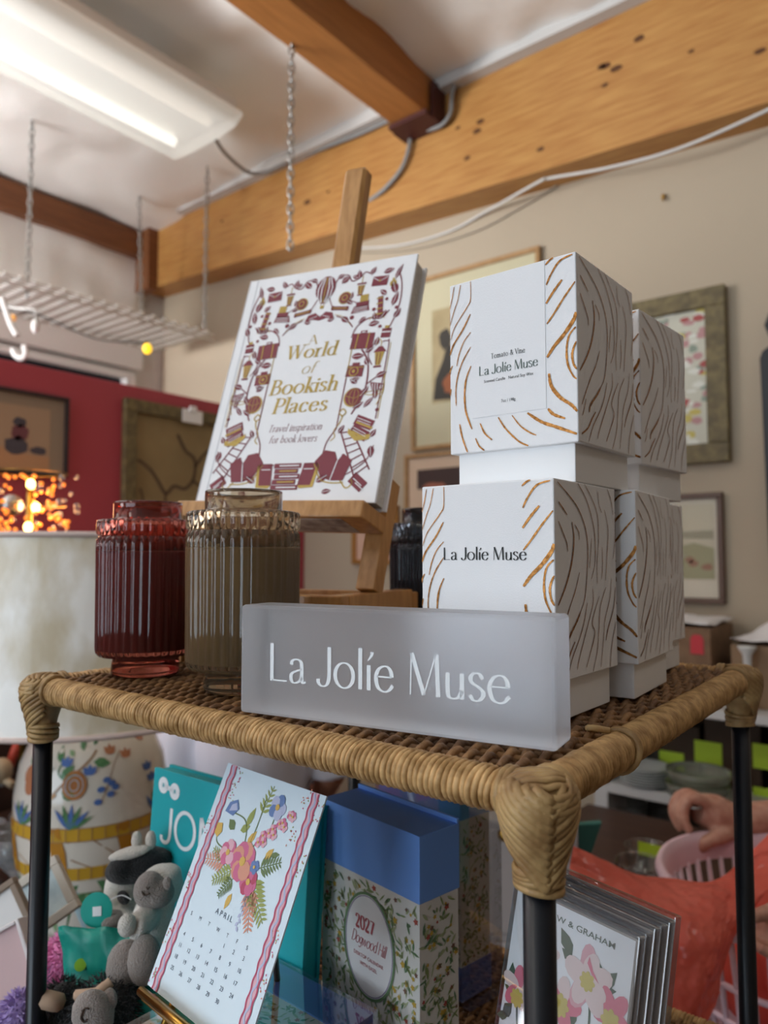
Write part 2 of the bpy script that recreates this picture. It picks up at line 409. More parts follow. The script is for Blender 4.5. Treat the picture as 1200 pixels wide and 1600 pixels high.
# crumpled film hanging over the wall above the side window
g = []
for j in range(14):
    row = []
    for i in range(60):
        y = -1.6+3.66*i/59; z = 1.30+.50*j/13
        row.append((XL+.03+.02*noise.noise(Vector((y*2+z*3, z*4, 1)))+.012*noise.noise(Vector((y*9, z*6, 4))), y, z))
    g.append(row)
tag(MB().grid(g).build('plastic_sheet', FILM, solid=.002), 'crumpled white plastic sheet hung on the wall above the side window', 'plastic sheet')
# the big glued pine beam along the back wall (its lower edge is not quite level)
def zb(x): return 1.585-.048*(x+3.3)
m = MB()
for xa, xb in ((XL, -2.4), (-2.4, -1.4), (-1.4, -.4), (-.4, XR)):
    v = [(x, y, z) for x in (xa, xb) for y in (2.06, 2.2) for z in (zb(x), CZ+.06)]
    m.add(v, [(0, 1, 3, 2), (4, 6, 7, 5), (0, 4, 5, 1), (2, 3, 7, 6), (0, 2, 6, 4), (1, 5, 7, 3)])
rk = random.Random(5)
beam = struct('trim_1', m, WOOD)
m = MB()
for k in ((-0.2892,2.0600,1.6031), (-0.7593,2.0600,1.7585), (-0.7727,2.0600,1.7619), (-0.7244,2.0600,1.7346), (-0.6456,2.0600,1.8040), (-0.7628,2.0600,1.6925), (-1.2497,2.0600,1.7486), (-1.3500,2.0600,1.7607), (-1.2641,2.0600,1.7163), (-1.3076,2.0600,1.6259), (-2.1587,2.0600,1.7119), (-2.0286,2.0600,1.7189), (-2.7568,2.0600,1.7946), (-1.0009,2.0600,1.5533), (-0.4827,2.0600,1.6884)):
    s = .006+.008*rk.random()
    m.add([(k[0]+s*1.5*math.cos(a)*(.8+.4*rk.random()), 2.0585, k[2]+s*.8*math.sin(a)) for a in [2*PI*i/9 for i in range(9)]], [tuple(range(9))])
m.build('pine_knots', KNOT, beam)
m = MB(); m.bx((-1.575, -5.0, 1.80), (-1.425, 2.06, CZ+.06)); struct('trim_2', m, WOODR)
m = MB(); m.bx((XL, -5.0, 1.745), (-3.36, 2.06, 1.885)); struct('trim_3', m, LEDG)
m = MB(); m.bx((-3.44, 2.0, 1.56), (-3.30, 2.059, CZ)); struct('trim_4', m, LEDG)
struct('trim_5', MB().bx((XL, 2.01, CZ-.012), (XR, 2.059, CZ+.04)), WHITEW)
# steel saddle under the rafter end
t = thing('beam_hanger', 'dark red steel hanger holding the rafter end against the long pine beam', 'beam hanger', (-1.5, 2.0, 1.79))
HM = mat('red oxide steel', '4a2420', .55)
MB().bx((-1.59, 1.93, 1.782), (-1.41, 2.055, 1.80)).build('seat', HM, t, world=True)
for x in (-1.59, -1.41): MB().bx((x-.006, 1.97, 1.782), (x+.006, 2.055, CZ)).build('side_plate', HM, t, world=True)

# red partition in front of the side window
struct('wall_partition', MB().bx((-2.36, -1.6, FZ), (-2.30, 2.199, .745)), REDM, bevel=.004)

# fluorescent fitting
t = thing('fluorescent_light', 'long fluorescent ceiling light with a pale wraparound lens', 'ceiling light', (-2.2, .85, 1.86))
m = MB(); m.bx((-2.40, .21, 1.795), (-1.99, 1.50, 1.85)); m.build('housing', WHITEP, t, world=True, bevel=.005)
def lens_mat():
    m = bpy.data.materials.new('light lens'); m.use_nodes = True; nt = m.node_tree
    b = nt.nodes['Principled BSDF']; b.inputs['Base Color'].default_value = (.85, .84, .8, 1); b.inputs['Roughness'].default_value = .35
    b.inputs['Emission Color'].default_value = (.93, .93, .86, 1); b.inputs['Emission Strength'].default_value = .2
    t = nt.nodes.new('ShaderNodeBsdfTransparent'); mx = nt.nodes.new('ShaderNodeMixShader'); mx.inputs[0].default_value = .17
    nt.links.new(b.outputs[0], mx.inputs[1]); nt.links.new(t.outputs[0], mx.inputs[2]); nt.links.new(mx.outputs[0], nt.nodes['Material Output'].inputs[0])
    return m
m = MB(); prof = [(-2.42, 1.80), (-2.43, 1.78), (-2.39, 1.752), (-2.30, 1.742), (-2.10, 1.742), (-2.01, 1.752), (-1.965, 1.78), (-1.975, 1.80)]
ys = [.2, .21, 1.49, 1.51]
m.grid([[(x, y, z) for x, z in prof] for y in ys]); m.poly([(x, z) for x, z in prof], lambda x, z: (x, 1.51, z))
m.poly([(x, z) for x, z in prof], lambda x, z: (x, .2, z))
m.build('lens', lens_mat(), t, world=True)
TUBE = mat('lit tube', 'ffffff', emit='fffdf0', estr=3.6); TUBE2 = mat('fading tube', 'ffffff', emit='fff0d8', estr=1.0)
for x, tm in ((-2.31, TUBE), (-2.09, TUBE2)):
    MB().tube([(x, .26, 1.772), (x, 1.45, 1.772)], .019, 12).build('tube', tm, t, world=True)
for y in (.4, 1.3): MB().tube([(-2.2, y, 1.85), (-2.2, y, CZ+.03)], .006, 8).build('hanger_rod', CHROME, t, world=True)

# chains and the hanging wire shelf
def chain(x, y, z0, z1, label, drift=(0, 0)):
    t = thing('hanging_chain', label, 'chain', (x, y, z1), group=None)
    m = MB(); p = .030; n = int((z1-z0)/p)
    for i in range(n):
        c = Vector((x+drift[0]*i/n, y+drift[1]*i/n, z1-.05-p*i)); a = R(40) if i % 2 else R(-50); d = Vector((math.cos(a), math.sin(a), 0))
        pts = [c+d*(.0085*math.cos(q))+Vector((0, 0, .0195*math.sin(q))) for q in [2*PI*k/12 for k in range(12)]]
        m.tube(pts, .0034, 6, closed=True)
    m.build('links', CHROME, t, world=True)
    m = MB(); m.tube(cr([(x, y, z1), (x, y, z1-.03), (x+.01, y, z1-.05), (x, y, z1-.06)]), .0035, 6); m.build('ceiling_hook', CHROME, t, world=True)
chain(-1.56, 1.37, 1.13, 1.86, 'steel chain hanging loose from the rafter, nearest of the chains')
chain(-2.86, 1.14, 1.18, 1.95, 'steel chain holding the near end of the white wire shelf')
chain(-2.60, 1.84, 1.21, 1.95, 'thin steel chain at the right far corner of the white wire shelf', (-.08, .06))
chain(-3.06, 1.78, 1.21, 1.95, 'faint steel chain behind the wire shelf under the dark ledger beam', (-.1, .1))
t = thing('wire_shelf', 'white coated wire shelf hanging level below the ceiling at left', 'wire shelf', (-2.97, 1.0, 1.19))
m = MB(); y = -.2
while y < 2.0:
    m.tube([(-3.21, y, 1.2), (-2.735, y, 1.2)], .0095, 6); y += .0600
m.build('cross_wires', mat('white shelf wire', 'f0eee8', .35), t, world=True)
for x in [-3.21+.0317*i for i in range(16)]: MB().tube([(x, -.2, 1.192), (x, 2.0, 1.192)], .0036, 6).build('long_rod', WHITEP, t, world=True)
MB().tube([(-2.735, -.2, 1.165), (-2.735, 2.0, 1.165)], .004, 6).build('front_rod', WHITEP, t, world=True)
t = thing('string_light', 'string light with two small yellow bulbs hung under the white wire shelf', 'string light', (-2.5252,1.4862,1.0130))
m = MB(); m.tube(cr([(-2.5257,1.4869,0.9996), (-2.6934,1.3532,1.0131), (-2.8789,1.1988,1.1149), (-2.9626,1.1316,1.1283), (-3.1291,0.9964,1.1740)]), .003, 6); m.build('cord', mat('black cord', '151515', .5), t, world=True)
YB_ = mat('lit yellow bulb', 'ffd23a', .3, emit='ffc81e', estr=1.6)
MB().ell((-2.5267,1.4881,0.9728), (.019, .019, .023), 14).build('bulb', YB_, t, world=True)
MB().ell((-2.9636,1.1329,1.1016), (.013, .013, .016), 14).build('bulb', mat('amber bulb', 'e0a860', .3, emit='ffb050', estr=.5), t, world=True)
t = thing('shelf_clip', 'white plastic hook dangling below the wire shelf at the near chain', 'hook', (-2.7420,1.0668,0.9170))
m = MB(); m.tube(cr([(-2.7935,1.0109,1.1148), (-2.7717,1.0357,1.0171), (-2.7519,1.0551,0.9670)]), .012, 8); m.build('arm', WHITEP, t, world=True)
m = MB(); m.tube(cr([(-2.7676,1.0466,0.9170), (-2.7606,1.0540,0.8919), (-2.7434,1.0686,0.8794), (-2.7292,1.0789,0.8919), (-2.7317,1.0740,0.9295)]), .012, 8); m.build('hook', WHITEP, t, world=True)
m = MB(); m.tube([(-2.6956,1.0972,0.9996), (-2.6929,1.0939,1.0697), (-2.7811,1.0234,1.0797)], .004, 6); m.ell((-2.6954,1.0969,1.0046), (.016, .016, .03), 10); m.build('knob', WHITEP, t, world=True)

# cables
def cable(pts, r, label, mt=GREY, name='electrical_cable'):
    return tag(MB().tube(cr(pts, 8), r, 8).build(name, mt), label, 'cable')
cable([(-2.2780,1.6257,1.8600), (-2.3679,1.7576,1.8800), (-2.4330,1.9361,1.8950), (-2.4043,2.0094,1.9100), (-2.2902,2.0241,1.9150), (-2.1815,2.0400,1.9242), (-1.8370,2.0400,1.9039), (-1.6180,2.0450,1.9074)], .008, 'grey flexible cable looping from the ceiling light to the long beam')
cable([(-1.6044,2.0400,1.9052), (-1.5657,2.0400,1.8582), (-1.5660,2.0400,1.7648), (-1.6050,2.0400,1.6794), (-1.7017,2.0450,1.6211), (-1.8261,2.0700,1.6086)], .009, 'grey conduit curving down the face of the pine beam beside the hanger')
cable([(-1.5658,2.0400,1.8315), (-1.4836,2.0350,1.7908), (-1.4042,2.0300,1.7797), (-1.3624,2.0300,1.8151), (-1.3531,2.0300,1.8882), (-1.3153,2.0400,1.9545), (-1.2080,2.0400,1.9593), (-1.0230,2.0400,1.9440), (-0.8408,2.0400,1.9543), (-0.6310,2.0400,1.9603)], .008, 'grey conduit running from under the hanger up along the ceiling edge')
cable([(-2.0401,2.1900,1.5094), (-1.7460,2.1900,1.4429), (-1.4823,2.1900,1.4316), (-1.2896,2.1700,1.4530), (-1.0102,2.0500,1.4300), (-0.9609,2.0500,1.4303), (-0.7534,2.0500,1.3977), (-0.5260,2.0500,1.3835), (-0.2875,2.0500,1.4084), (-.10,2.05,1.44), (.4,2.05,1.42), (1.2,2.05,1.38), (2.55,2.05,1.34)], .005, 'thin pale wire sagging along the lower edge of the pine beam', WHITEP)
cable([(-2.0224,2.1920,1.4844), (-1.6790,2.1920,1.4089), (-1.3618,2.1920,1.3987), (-1.1346,2.1920,1.4402), (-1.0029,2.1920,1.4733)], .004, 'second thin wire drooping on the beige wall below the beam', mat('beige wire', 'a89c8a', .6))

# ================================================================== rattan shelf (etagere)
SX0, SX1, SY0, SY1 = -.487, -.0250, .0440, .4590      # rail axes
CO_ = {(0, 0): (-.487, .034), (1, 0): (-.025, .044), (1, 1): (-.028, .459), (0, 1): (-.490, .449)}
shelf = thing('rattan_shelf', 'rattan-wrapped shelf stand with woven tops and black legs', 'shelf stand', (-.247, .246, FZ))
rr = random.Random(2)
def rail(a, b, z, z2=None, r=.0098, pitch=.0036):
    m = MB(); a, b = Vector((*a, z)), Vector((*b, z if z2 is None else z2)); k_ = (b-a).normalized()*.0135; a, b = a+k_, b-k_; L = (b-a).length; d = (b-a)/L; sd = Vector((0, 0, 1)).cross(d); up = Vector((0, 0, 1))
    m.tube([a, b], r*.93, 12)
    n = int(L/pitch)
    for i in range(n):
        c = a+d*(i+.5)*pitch; tl = .0014+rr.uniform(-.0009, .0009); ph = rr.uniform(0, 6); R_ = r*(1+rr.uniform(-.015, .03))
        pts = []; nr = []
        for k in range(16):
            q = 2*PI*k/16; o = sd*math.cos(q)+up*math.sin(q)
            pts.append(c+o*R_+d*(tl*math.sin(q+.6))); nr.append(o)
        m.tube(pts, .0021*rr.uniform(.85, 1.1), 5, closed=True, nrm=nr, flat=.85)
    m.build('rail', REED, shelf, world=True)
def tier(z):
    zr = z-.0112
    rail(CO_[0, 0], CO_[1, 0], zr, z-.0143); rail(CO_[0, 1], CO_[1, 1], zr)
    rail(CO_[0, 0], CO_[0, 1], zr); rail(CO_[1, 0], CO_[1, 1], z-.0143, zr)
    m = MB(); x = SX0+.011; k = 0; sp = .0145
    while x < SX1-.010:
        pts = []; n = 118; y0 = .034+.010*(x-SX0)/(SX1-SX0)+.006; y1 = y0+.403
        wob = rr.uniform(0, 9)
        for i in range(n+1):
            y = y0+(y1-y0)*i/n
            s = math.sin(PI*(y-y0)/sp+(PI if k % 2 else 0))
            pts.append((x+.0007*math.sin(y*60+wob)+.0006*s, y, z-.0056+.0030*s))
        m.tube(pts, .0024*rr.uniform(.92, 1.06), 6); x += .0052; k += 1
    y = SY0+.006+sp/2
    while y < .452:
        m.tube([(SX0+.006, y-.010, z-.0056), (SX1-.006, y, z-.0056)], .0021, 6); y += sp
    m.build('woven_top', WICK, shelf, world=True)
tier(0); tier(-.33)
for (x, y) in CO_.values():
    if True:
        lean = .006 if x < -.3 else -.004
        MB().tube([(x, y, -.012), (x-lean*.0, y, -.5), (x-lean, y, FZ+.006)], .0080, 16).build('leg', BLACKM, shelf, world=True)
# plaited corner caps: a funnel of rattan peel with a chevron plait facing outwards
PR = [(.0015, .004), (.0008, .010), (-.002, .0145), (-.006, .0172), (-.012, .0180), (-.019, .0172), (-.027, .0150), (-.035, .0126), (-.042, .0112), (-.052, .0106)]
def fr(z):
    for (z1, r1), (z0, r0) in zip(PR, PR[1:]):
        if z0 <= z <= z1: return r0+(r1-r0)*(z-z0)/(z1-z0)
    return PR[-1][1] if z < 0 else .004
def corner(cx, cy, z, ph):
    m = MB(); m.M = Matrix.Translation((cx, cy, z)) @ Matrix.Rotation(ph, 4, 'Z')   # local +x faces outwards
    m.lathe([(r-.0009, zz) for zz, r in reversed(PR)], 28)
    def pt(a, zz, o=0): r = fr(zz)+o; return Vector((r*math.cos(a), r*math.sin(a), zz))
    def nm(a, zz): return Vector((math.cos(a), math.sin(a), .25))
    def strand(path, w, o=.0004):
        P = [pt(a, zz, o) for a, zz in path]; m.tube(P, w, 6, nrm=[nm(a, zz) for a, zz in path], flat=.8)
    for k in range(11):
        z0 = -.049+k*.0042
        le = [(R(-112+ (112+4)*t), z0+.026*(1-t)**1.15) for t in [i/12 for i in range(13)]]
        le = [(a, min(q, -.0012)) for a, q in le if q < -.0005] or le[-2:]
        ri = [(R(-2+112*t), z0-.0015+.022*t**1.1) for t in [i/12 for i in range(13)]]
        ri = [(a, min(q, -.0012)) for a, q in ri if q < -.0005] or ri[:2]
        if len(le) > 2: strand(le, .0032, .0006-.0001*(k % 2))
        if len(ri) > 2: strand(ri, .0024, .0003+.0006*(k % 2))
    def zd(r):
        for (z1, r1), (z0, r0) in zip(PR, PR[1:]):
            if r1 <= r <= r0: return z1+(z0-z1)*(r-r1)/(r0-r1)
        return PR[0][0] if r < .004 else -.012
    for j in range(6):
        cx_ = -.006+j*.0040; P = []
        for i in range(13):
            y_ = -.0165+.033*i/12; xx = cx_-.35*abs(y_)*(j > 2); r = math.hypot(xx, y_)
            if r < .0176: P.append(Vector((xx, y_, zd(r)+.0002)))
        if len(P) > 3: m.tube(P, .0024, 6, nrm=[Vector((.2, 0, 1))]*len(P), flat=.6)
    for j in range(3):
        zz = -.0105+j*.0030
        strand([(R(a), zz-.0012*math.cos(R(a))) for a in range(-84, 85, 8)], .0023, .0008)
    for j in range(4):
        zz = -.0420-.0032*j
        m.tube([pt(2*PI*i/24, zz+.0015*math.sin(2*PI*i/24+j), .0008) for i in range(24)], .0021, 6, closed=True, nrm=[nm(2*PI*i/24, zz) for i in range(24)], flat=.6)
    for sgn in (-1, 1):       # strand binding the cap against each rail
        c = Vector((0, 0, -.0105)); d = Vector((math.cos(R(sgn*135)), math.sin(R(sgn*135)), 0)); s2 = Vector((-d.y, d.x, 0))
        for off in (.0135, .0165):
            m.tube([c+d*off+(s2*math.cos(q)+Vector((0, 0, 1))*math.sin(q))*.0112 for q in [2*PI*i/20 for i in range(20)]], .0024, 6, closed=True)
    m.build('corner_wrap', REED2, shelf, world=True)
for z in (0, -.33):
    corner(*CO_[1, 0], z-.004, R(-45)); corner(*CO_[0, 0], z, R(-135)); corner(*CO_[1, 1], z, R(45)); corner(*CO_[0, 1], z, R(135))
m = MB(); c = Vector((SX1, .150, -.0132))
m.tube([c+Vector((.0118*math.cos(q), .004*math.sin(q+.5), .0118*math.sin(q))) for q in [2*PI*i/24 for i in range(24)]], .0022, 6, closed=True)
m.tube(cr([(SX1-.004, .146, -.0012), (SX1-.009, .140, .0005), (SX1-.014, .138, .0005), (SX1-.012, .144, -.001)]), .002, 6)
m.build('binding_strand', REED2, shelf, world=True)

# ================================================================== candle cartons
FRS = [(1.0,[(42,1247),(24,1161),(4,1089)]),(1.0,[(99,1249),(73,1138),(44,1072),(4,962)]),(1.1,[(186,1255),(185,1124),(156,1072),(49,945),(9,852)]),(2.0,[(182,1013),(119,914),(34,811),(4,740)]),(1.2,[(184,879),(124,818),(82,731),(62,651)]),(1.5,[(183,771),(115,678),(72,579),(53,475),(55,357)]),(2.2,[(184,630),(144,543),(129,440),(135,322),(161,237),(190,169)]),(1.5,[(24,658),(6,625),(4,597)]),(1.2,[(12,487),(4,436)]),(2.0,[(84,217),(107,115),(150,6)]),(1.8,[(258,203),(297,127),(355,75)]),(1.8,[(219,100),(249,41),(292,6)]),(2.0,[(406,230),(466,141),(565,45),(639,6)]),(1.6,[(516,230),(580,149),(653,95),(699,73)]),
 (3.2,[(635,232),(737,160),(845,113),(990,51)]),(2.0,[(782,1225),(814,1250),(841,1260)]),(2.0,[(787,1085),(821,1148),(886,1225),(977,1248)]),(2.6,[(784,958),(837,1026),(902,1095)]),(2.0,[(787,817),(843,881),(917,974),(994,1061)]),(4.0,[(786,589),(838,655),(912,725),(981,810),(996,856)]),(2.2,[(994,758),(947,709),(928,622),(934,521),(968,441),(994,412)]),(2.4,[(996,660),(977,621),(966,574),(975,514),(996,477)]),(3.6,[(798,478),(815,391),(876,307),(955,246),(995,199)]),(3.0,[(788,242),(829,198),(909,162)])]
SDS = [(1.6,[(45,1243),(240,1154),(360,1082),(461,965),(496,830),(477,666),(432,500),(341,397)]),(1.3,[(350,1257),(473,1167),(555,1062),(614,931),(616,749),(549,627)]),(1.2,[(457,1260),(585,1162),(669,1055),(680,891),(645,719),(650,593)]),(1.0,[(681,1225),(698,1137),(741,1082)]),(1.2,[(850,1254),(918,1176),(950,1078)]),(1.5,[(58,1119),(115,1084),(181,1042)]),(1.5,[(53,998),(127,915),(171,858),(181,809)]),(2.4,[(252,1000),(278,885),(237,737),(150,599),(35,477)]),(1.2,[(292,984),(352,938),(362,887)]),(1.5,[(358,676),(288,559),(202,458),(117,343),(55,252)]),(1.2,[(790,1105),(852,969),(823,775),(791,611)]),(3.0,[(363,418),(297,356),(192,272),(169,219)]),(1.4,[(473,472),(423,359),(354,263),(223,128),(158,21)]),(1.3,[(567,560),(570,471),(510,373),(415,238),(324,107),(300,54)]),(1.4,[(676,508),(552,345),(591,263),(517,148),(446,54)]),(1.2,[(797,566),(694,439),(661,290),(628,145),(552,14)]),(1.2,[(898,622),(863,485),(771,343),(732,193),(687,29)]),(1.8,[(968,559),(932,422),(823,278),(779,199)]),(1.2,[(972,317),(886,158),(850,10)]),(2.2,[(45,57),(144,109),(206,175),(270,234)]),(1.2,[(990,1064),(980,907),(934,760)]),
 (1.2,[(60,180),(90,230),(120,300)]),(1.1,[(560,900),(540,800),(520,700)]),(1.1,[(740,840),(745,720),(720,620)])]
LH, BH, BW = .1265, .0255, .1
def brush(m, L, F, mi, rnd):
    for w, pts in L:
        P = cr([(x*1e-4, y*1e-4) for x, y in pts], 7); n = len(P)
        ws = [w*.00034*(.35+.65*math.sin(PI*min(1, max(0, (i+.8)/(n+.6))))**.5)*rnd.uniform(.8, 1.15) for i in range(n)]
        m.ribbon(P, ws, lambda x, y: F(x, y, .00022), mi)
def carton_lid():
    rnd = random.Random(11); m = MB()
    m.bx((-BW, 0, BH), (0, BW, BH+LH), 0)
    return m, rnd
def make_carton(name, label, labelled, loc, rz):
    t = thing(name, label, 'candle box', loc, rz, 'white candle boxes with gold lines')
    lid = MB().bx((-BW, 0, BH), (0, BW, BH+LH)).build('lid', PAPER, t, bevel=.0009)
    rnd = random.Random(11); m = MB()
    brush(m, FRS, frame((-BW, -.0002, BH), (1, 0, 0), (0, 0, 1)), 0, rnd)
    brush(m, SDS, frame((.0002, 0, BH), (0, 1, 0), (0, 0, 1)), 0, rnd)
    brush(m, FRS, frame((0, BW+.0002, BH), (-1, 0, 0), (0, 0, 1)), 0, rnd)
    brush(m, SDS, frame((-BW-.0002, BW, BH), (0, -1, 0), (0, 0, 1)), 0, rnd)
    m.build('gold_lines', GOLD, lid)
    MB().bx((-BW+.0045, .0045, 0), (-.0045, BW-.0045, BH+.02)).build('box_base', PAPER2, t, bevel=.0007)
    m = MB(); F = frame((-BW, -.0002, BH), (1, 0, 0), (0, 0, 1))
    if labelled:
        MB().bx((-BW+.0194, -.00045, BH+.0246), (-BW+.0776, .0001, BH+LH-.0008)).build('label', PAPER, lid)
        F = frame((-BW, -.0005, BH), (1, 0, 0), (0, 0, 1))
        letters(m, 'La Jolíe Muse', F, .0256, .0720, .0545, .0068, 0)
        letters(m, 'Tomato & Vine', F, .0354, .0624, .0654, .0036, 1, .11, .055, serif=True, track=.1)
        sans(m, 'Scented Candle   Natural Soy Wax', F, .0296, .0488, .0021, 1, .0388)
        sans(m, '7oz / 198g', F, .0434, .0331, .0021, 1, .0112)
        m.build('lettering', [INKG, INK], lid)
    else:
        letters(m, 'La Jolíe Muse', F, .0184, .0811, .0755, .0084, 0)
        m.build('lettering', [INK], lid)
    return t
A = make_carton('candle_box', 'white and gold candle box with a scent label, on top at the front', True, (-.0515, .1598, .1522), R(-.95))
B = make_carton('candle_box', 'white and gold candle box directly behind the frosted sign, bottom front of the stack', False, (-.0554, .1304, 0), R(-.1))
dup(B, (-.0447, .2425, 0), R(3.7), 'white candle box on the wicker behind the front one, shown mostly by its right side')
dup(B, (-.0717, .3460, 0), R(-.1), 'white candle box furthest back on the wicker, only a thin strip showing')
dup(B, (-.0586, .2990, .1522), R(-3.5), 'white and gold candle box on top at the back, beside the olive picture frame')

# frosted sign
t = thing('acrylic_sign', 'frosted acrylic block sign with white raised lettering on the front of the wicker', 'sign', (-.2385, .0387, 0), R(9.68))
def frosted():
    m = bpy.data.materials.new('frosted acrylic'); m.use_nodes = True; nt = m.node_tree; b = nt.nodes['Principled BSDF']
    b.inputs['Base Color'].default_value = (.86, .88, .92, 1); b.inputs['Roughness'].default_value = .62; b.inputs['IOR'].default_value = 1.35
    b.inputs['Transmission Weight'].default_value = .84; b.inputs['Specular IOR Level'].default_value = .4
    return m
MB().bx((0, 0, .0003), (.2122, .031, .0712)).build('block', frosted(), t, bevel=.0022, seg=2)
m = MB(); letters(m, 'La Jolíe Muse', frame((0, -.0003, 0), (1, 0, 0), (0, 0, 1)), .0250, .1880, .0232, .0240, 0)
m.build('lettering', WHITEINK, t, label='white lettering')

# fluted glass candles
def jar_mats(n, tint, wax):
    g = bpy.data.materials.new(n+' glass'); g.use_nodes = True; b = g.node_tree.nodes['Principled BSDF']
    b.inputs['Base Color'].default_value = (*tint, 1); b.inputs['Roughness'].default_value = .03; b.inputs['IOR'].default_value = 1.40
    b.inputs['Transmission Weight'].default_value = .95
    return g, mat(n+' wax', wax, .6)
def make_jar(label, loc, rz, gm, wm, s=1):
    t = thing('candle_jar', label, 'candle', loc, rz, 'fluted glass jar candles')
    Rj = .0445*s; H = .152*s; NR = 38
    def flute(a, z, j): return 1-.030*abs(math.sin(NR*a/2))**.0 if False else 1-.022*(1-abs(math.cos(NR*a/2)))
    n = NR*8
    body = [(.2, .0), (.64, 0), (.655, .003), (.655, .0155), (.90, .0170), (.955, .0200), (.965, .024), (.985, .112), (.975, .1185), (.93, .1210)]
    m = MB(); K = lambda P: [(r*Rj, z*s) for r, z in P]
    fl = lambda j0, j1: (lambda a, z, j: 1-.038*(1-abs(math.cos(NR*a/2))) if j0 <= j <= j1 else 1)
    m.lathe(K(body), n, mod=fl(5, 8), cap=False)
    band = [(.93, .1210), (.970, .1225), (.985, .1245), (.985, .1330), (.965, .1352), (.90, .1358), (.70, .1362), (.67, .1375), (.667, .149), (.665, .1515), (.645, .152), (.628, .150)]
    m.lathe(K(band), n, mod=fl(1, 4), cap=False)
    m.lathe(K([(.628, .150), (.625, .137), (.86, .1325), (.918, .122), (.914, .1082), (.05, .1080)]), 48, cap=False)
    m.build('glass', gm, t)
    MB().lathe(K([(.05, .0212), (.909, .0225), (.912, .1060), (.90, .1078), (.05, .1078)]), 40).build('wax', wm, t)
    MB().tube([(0, 0, .1085*s), (.001, 0, .117*s)], .0011, 6).build('wick', PAPER2, t)
    return t
gm, wm = jar_mats('red', (.52, .15, .11), '7c4a54'); make_jar('fluted deep red glass candle at the left end of the wicker', (-.4345, .0985, 0), 0, gm, wm, 1.0)
gm, wm = jar_mats('brown', (.58, .47, .33), '98825e'); make_jar('fluted smoky brown glass candle between the red one and the sign', (-.3060, .0990, 0), .3, gm, wm, 1.02)
gm, wm = jar_mats('navy', (.16, .20, .26), '1c2530'); make_jar('dark blue-black fluted glass candle half hidden behind the candle boxes', (-.342, .4070, 0), .3, gm, wm, 1.04)

# ================================================================== easel and book
AZ, LEAN, ROLL = R(11.91), R(16.87), R(-1.88)
ez = thing('table_easel', 'beech table easel with a shallow tray holding the white book', 'easel', (-.284, .191, 0), AZ)
e = Vector((1, 0, 0)); u = Vector((0, math.sin(LEAN), math.cos(LEAN)))
e2 = e*math.cos(ROLL)+u*math.sin(ROLL); u2 = u*math.cos(ROLL)-e*math.sin(ROLL)
BO = Vector((-.2066, .046, .1595))                 # lower left corner of the cover, in easel space
FB = frame(BO, e2, u2)
bwid, bhei, bth = .2166, .2758, .027
def tray_rail(a, b, nm='tray_rail'): MB().bx(a, b).build(nm, EASEL, ez, bevel=.0015)
tray_rail((-.2, 0, .040), (0, .014, .069)); tray_rail((-.2, .151, .040), (0, .165, .066))
tray_rail((-.021, .0141, .040), (0, .1509, .069)); tray_rail((-.2, .0141, .040), (-.179, .1509, .069))
MB().bx((-.179, .0141, .040), (-.021, .1509, .046)).build('tray_floor', EASEL, ez)
for x in (-.19, -.012):
    for y in (.012, .153): MB().box((x, y, .02), (.016, .016, .0398)).build('foot', EASEL, ez, bevel=.001)
for x in (-.0105, -.1895):
    MB().beam((x, .0715, .0692), (x+.002, .108, .178), .020, .020, up=(0, 1, 0)).build('upright', EASEL, ez, bevel=.001)
m = MB()
def bookbox(m, x0, x1, y0, y1, h0, h1, mi=0):
    v = [FB(x, y, h) for x in (x0, x1) for y in (y0, y1) for h in (h0, h1)]
    return m.add(v, [(0, 1, 3, 2), (4, 6, 7, 5), (0, 4, 5, 1), (2, 3, 7, 6), (0, 2, 6, 4), (1, 5, 7, 3)], mi)
bookbox(MB(), -.012, bwid-.006, -.0175, -.0006, -.040, .010).build('ledge', EASEL, ez, bevel=.0015)
bookbox(MB(), .05, bwid-.03, -.0180, -.01755, -.034, .004).build('paper_label', mat('grey paper', 'b9b1a8', .7, col2='8a8078', scale=90), ez)
MB().beam((-.195, .116, .168), (-.005, .116, .168), .02, .018).build('crossbar', EASEL, ez, bevel=.001)
a = Vector((-0.4205,0.3745,0.5708)); b = Vector((-0.4391,0.3234,0.2131))
MB().beam(a, b, .0205, .030, up=(math.cos(AZ), math.sin(AZ), 0)).build('mast', EASEL, ez, world=True, bevel=.004, seg=1)

bk = thing('book', 'white hardback book with maroon and gold cover standing on the easel ledge', 'book', (0, 0, 0), 0)
bk.location = WM[ez] @ BO; bk.rotation_euler = (0, 0, AZ); WM[bk] = Matrix.Translation(WM[ez] @ BO) @ Matrix.Rotation(AZ, 4, 'Z')
FB = frame((0, 0, 0), e2, u2)
COVER = mat('white book cloth', 'f2f2f3', .55, bump=.05, bscale=800, spec=.35)
bookbox(MB(), .004, bwid, 0, bhei, -.003, 0).build('front_cover', COVER, bk, bevel=.0007)
bookbox(MB(), .002, bwid, 0, bhei, -bth, -bth+.003).build('back_cover', COVER, bk, bevel=.0007)
m = MB(); n = 7
v0 = [(-.0035*math.sin(PI*i/n), -bth*i/n) for i in range(n+1)]
m.grid([[FB(.004+x, y, h) for x, h in v0] for y in (0, bhei)]); m.build('spine', COVER, bk, solid=.001)
bookbox(MB(), .006, bwid-.004, .003, bhei-.003, -bth+.0031, -.0031).build('page_block', mat('page edges', 'c9c4bb', .8, col2='b3aea6', scale=300, stretch=(1, 1, 1)), bk)
m = MB(); m.ribbon([(.0145, .001), (.0145, bhei-.001)], .0008, lambda x, y: FB(x, y, .0002)); m.build('hinge_shade_line', mat('hinge shade', 'd2d3d6', .6), bk)  # flat grey line painted as the shade in the cover's hinge crease
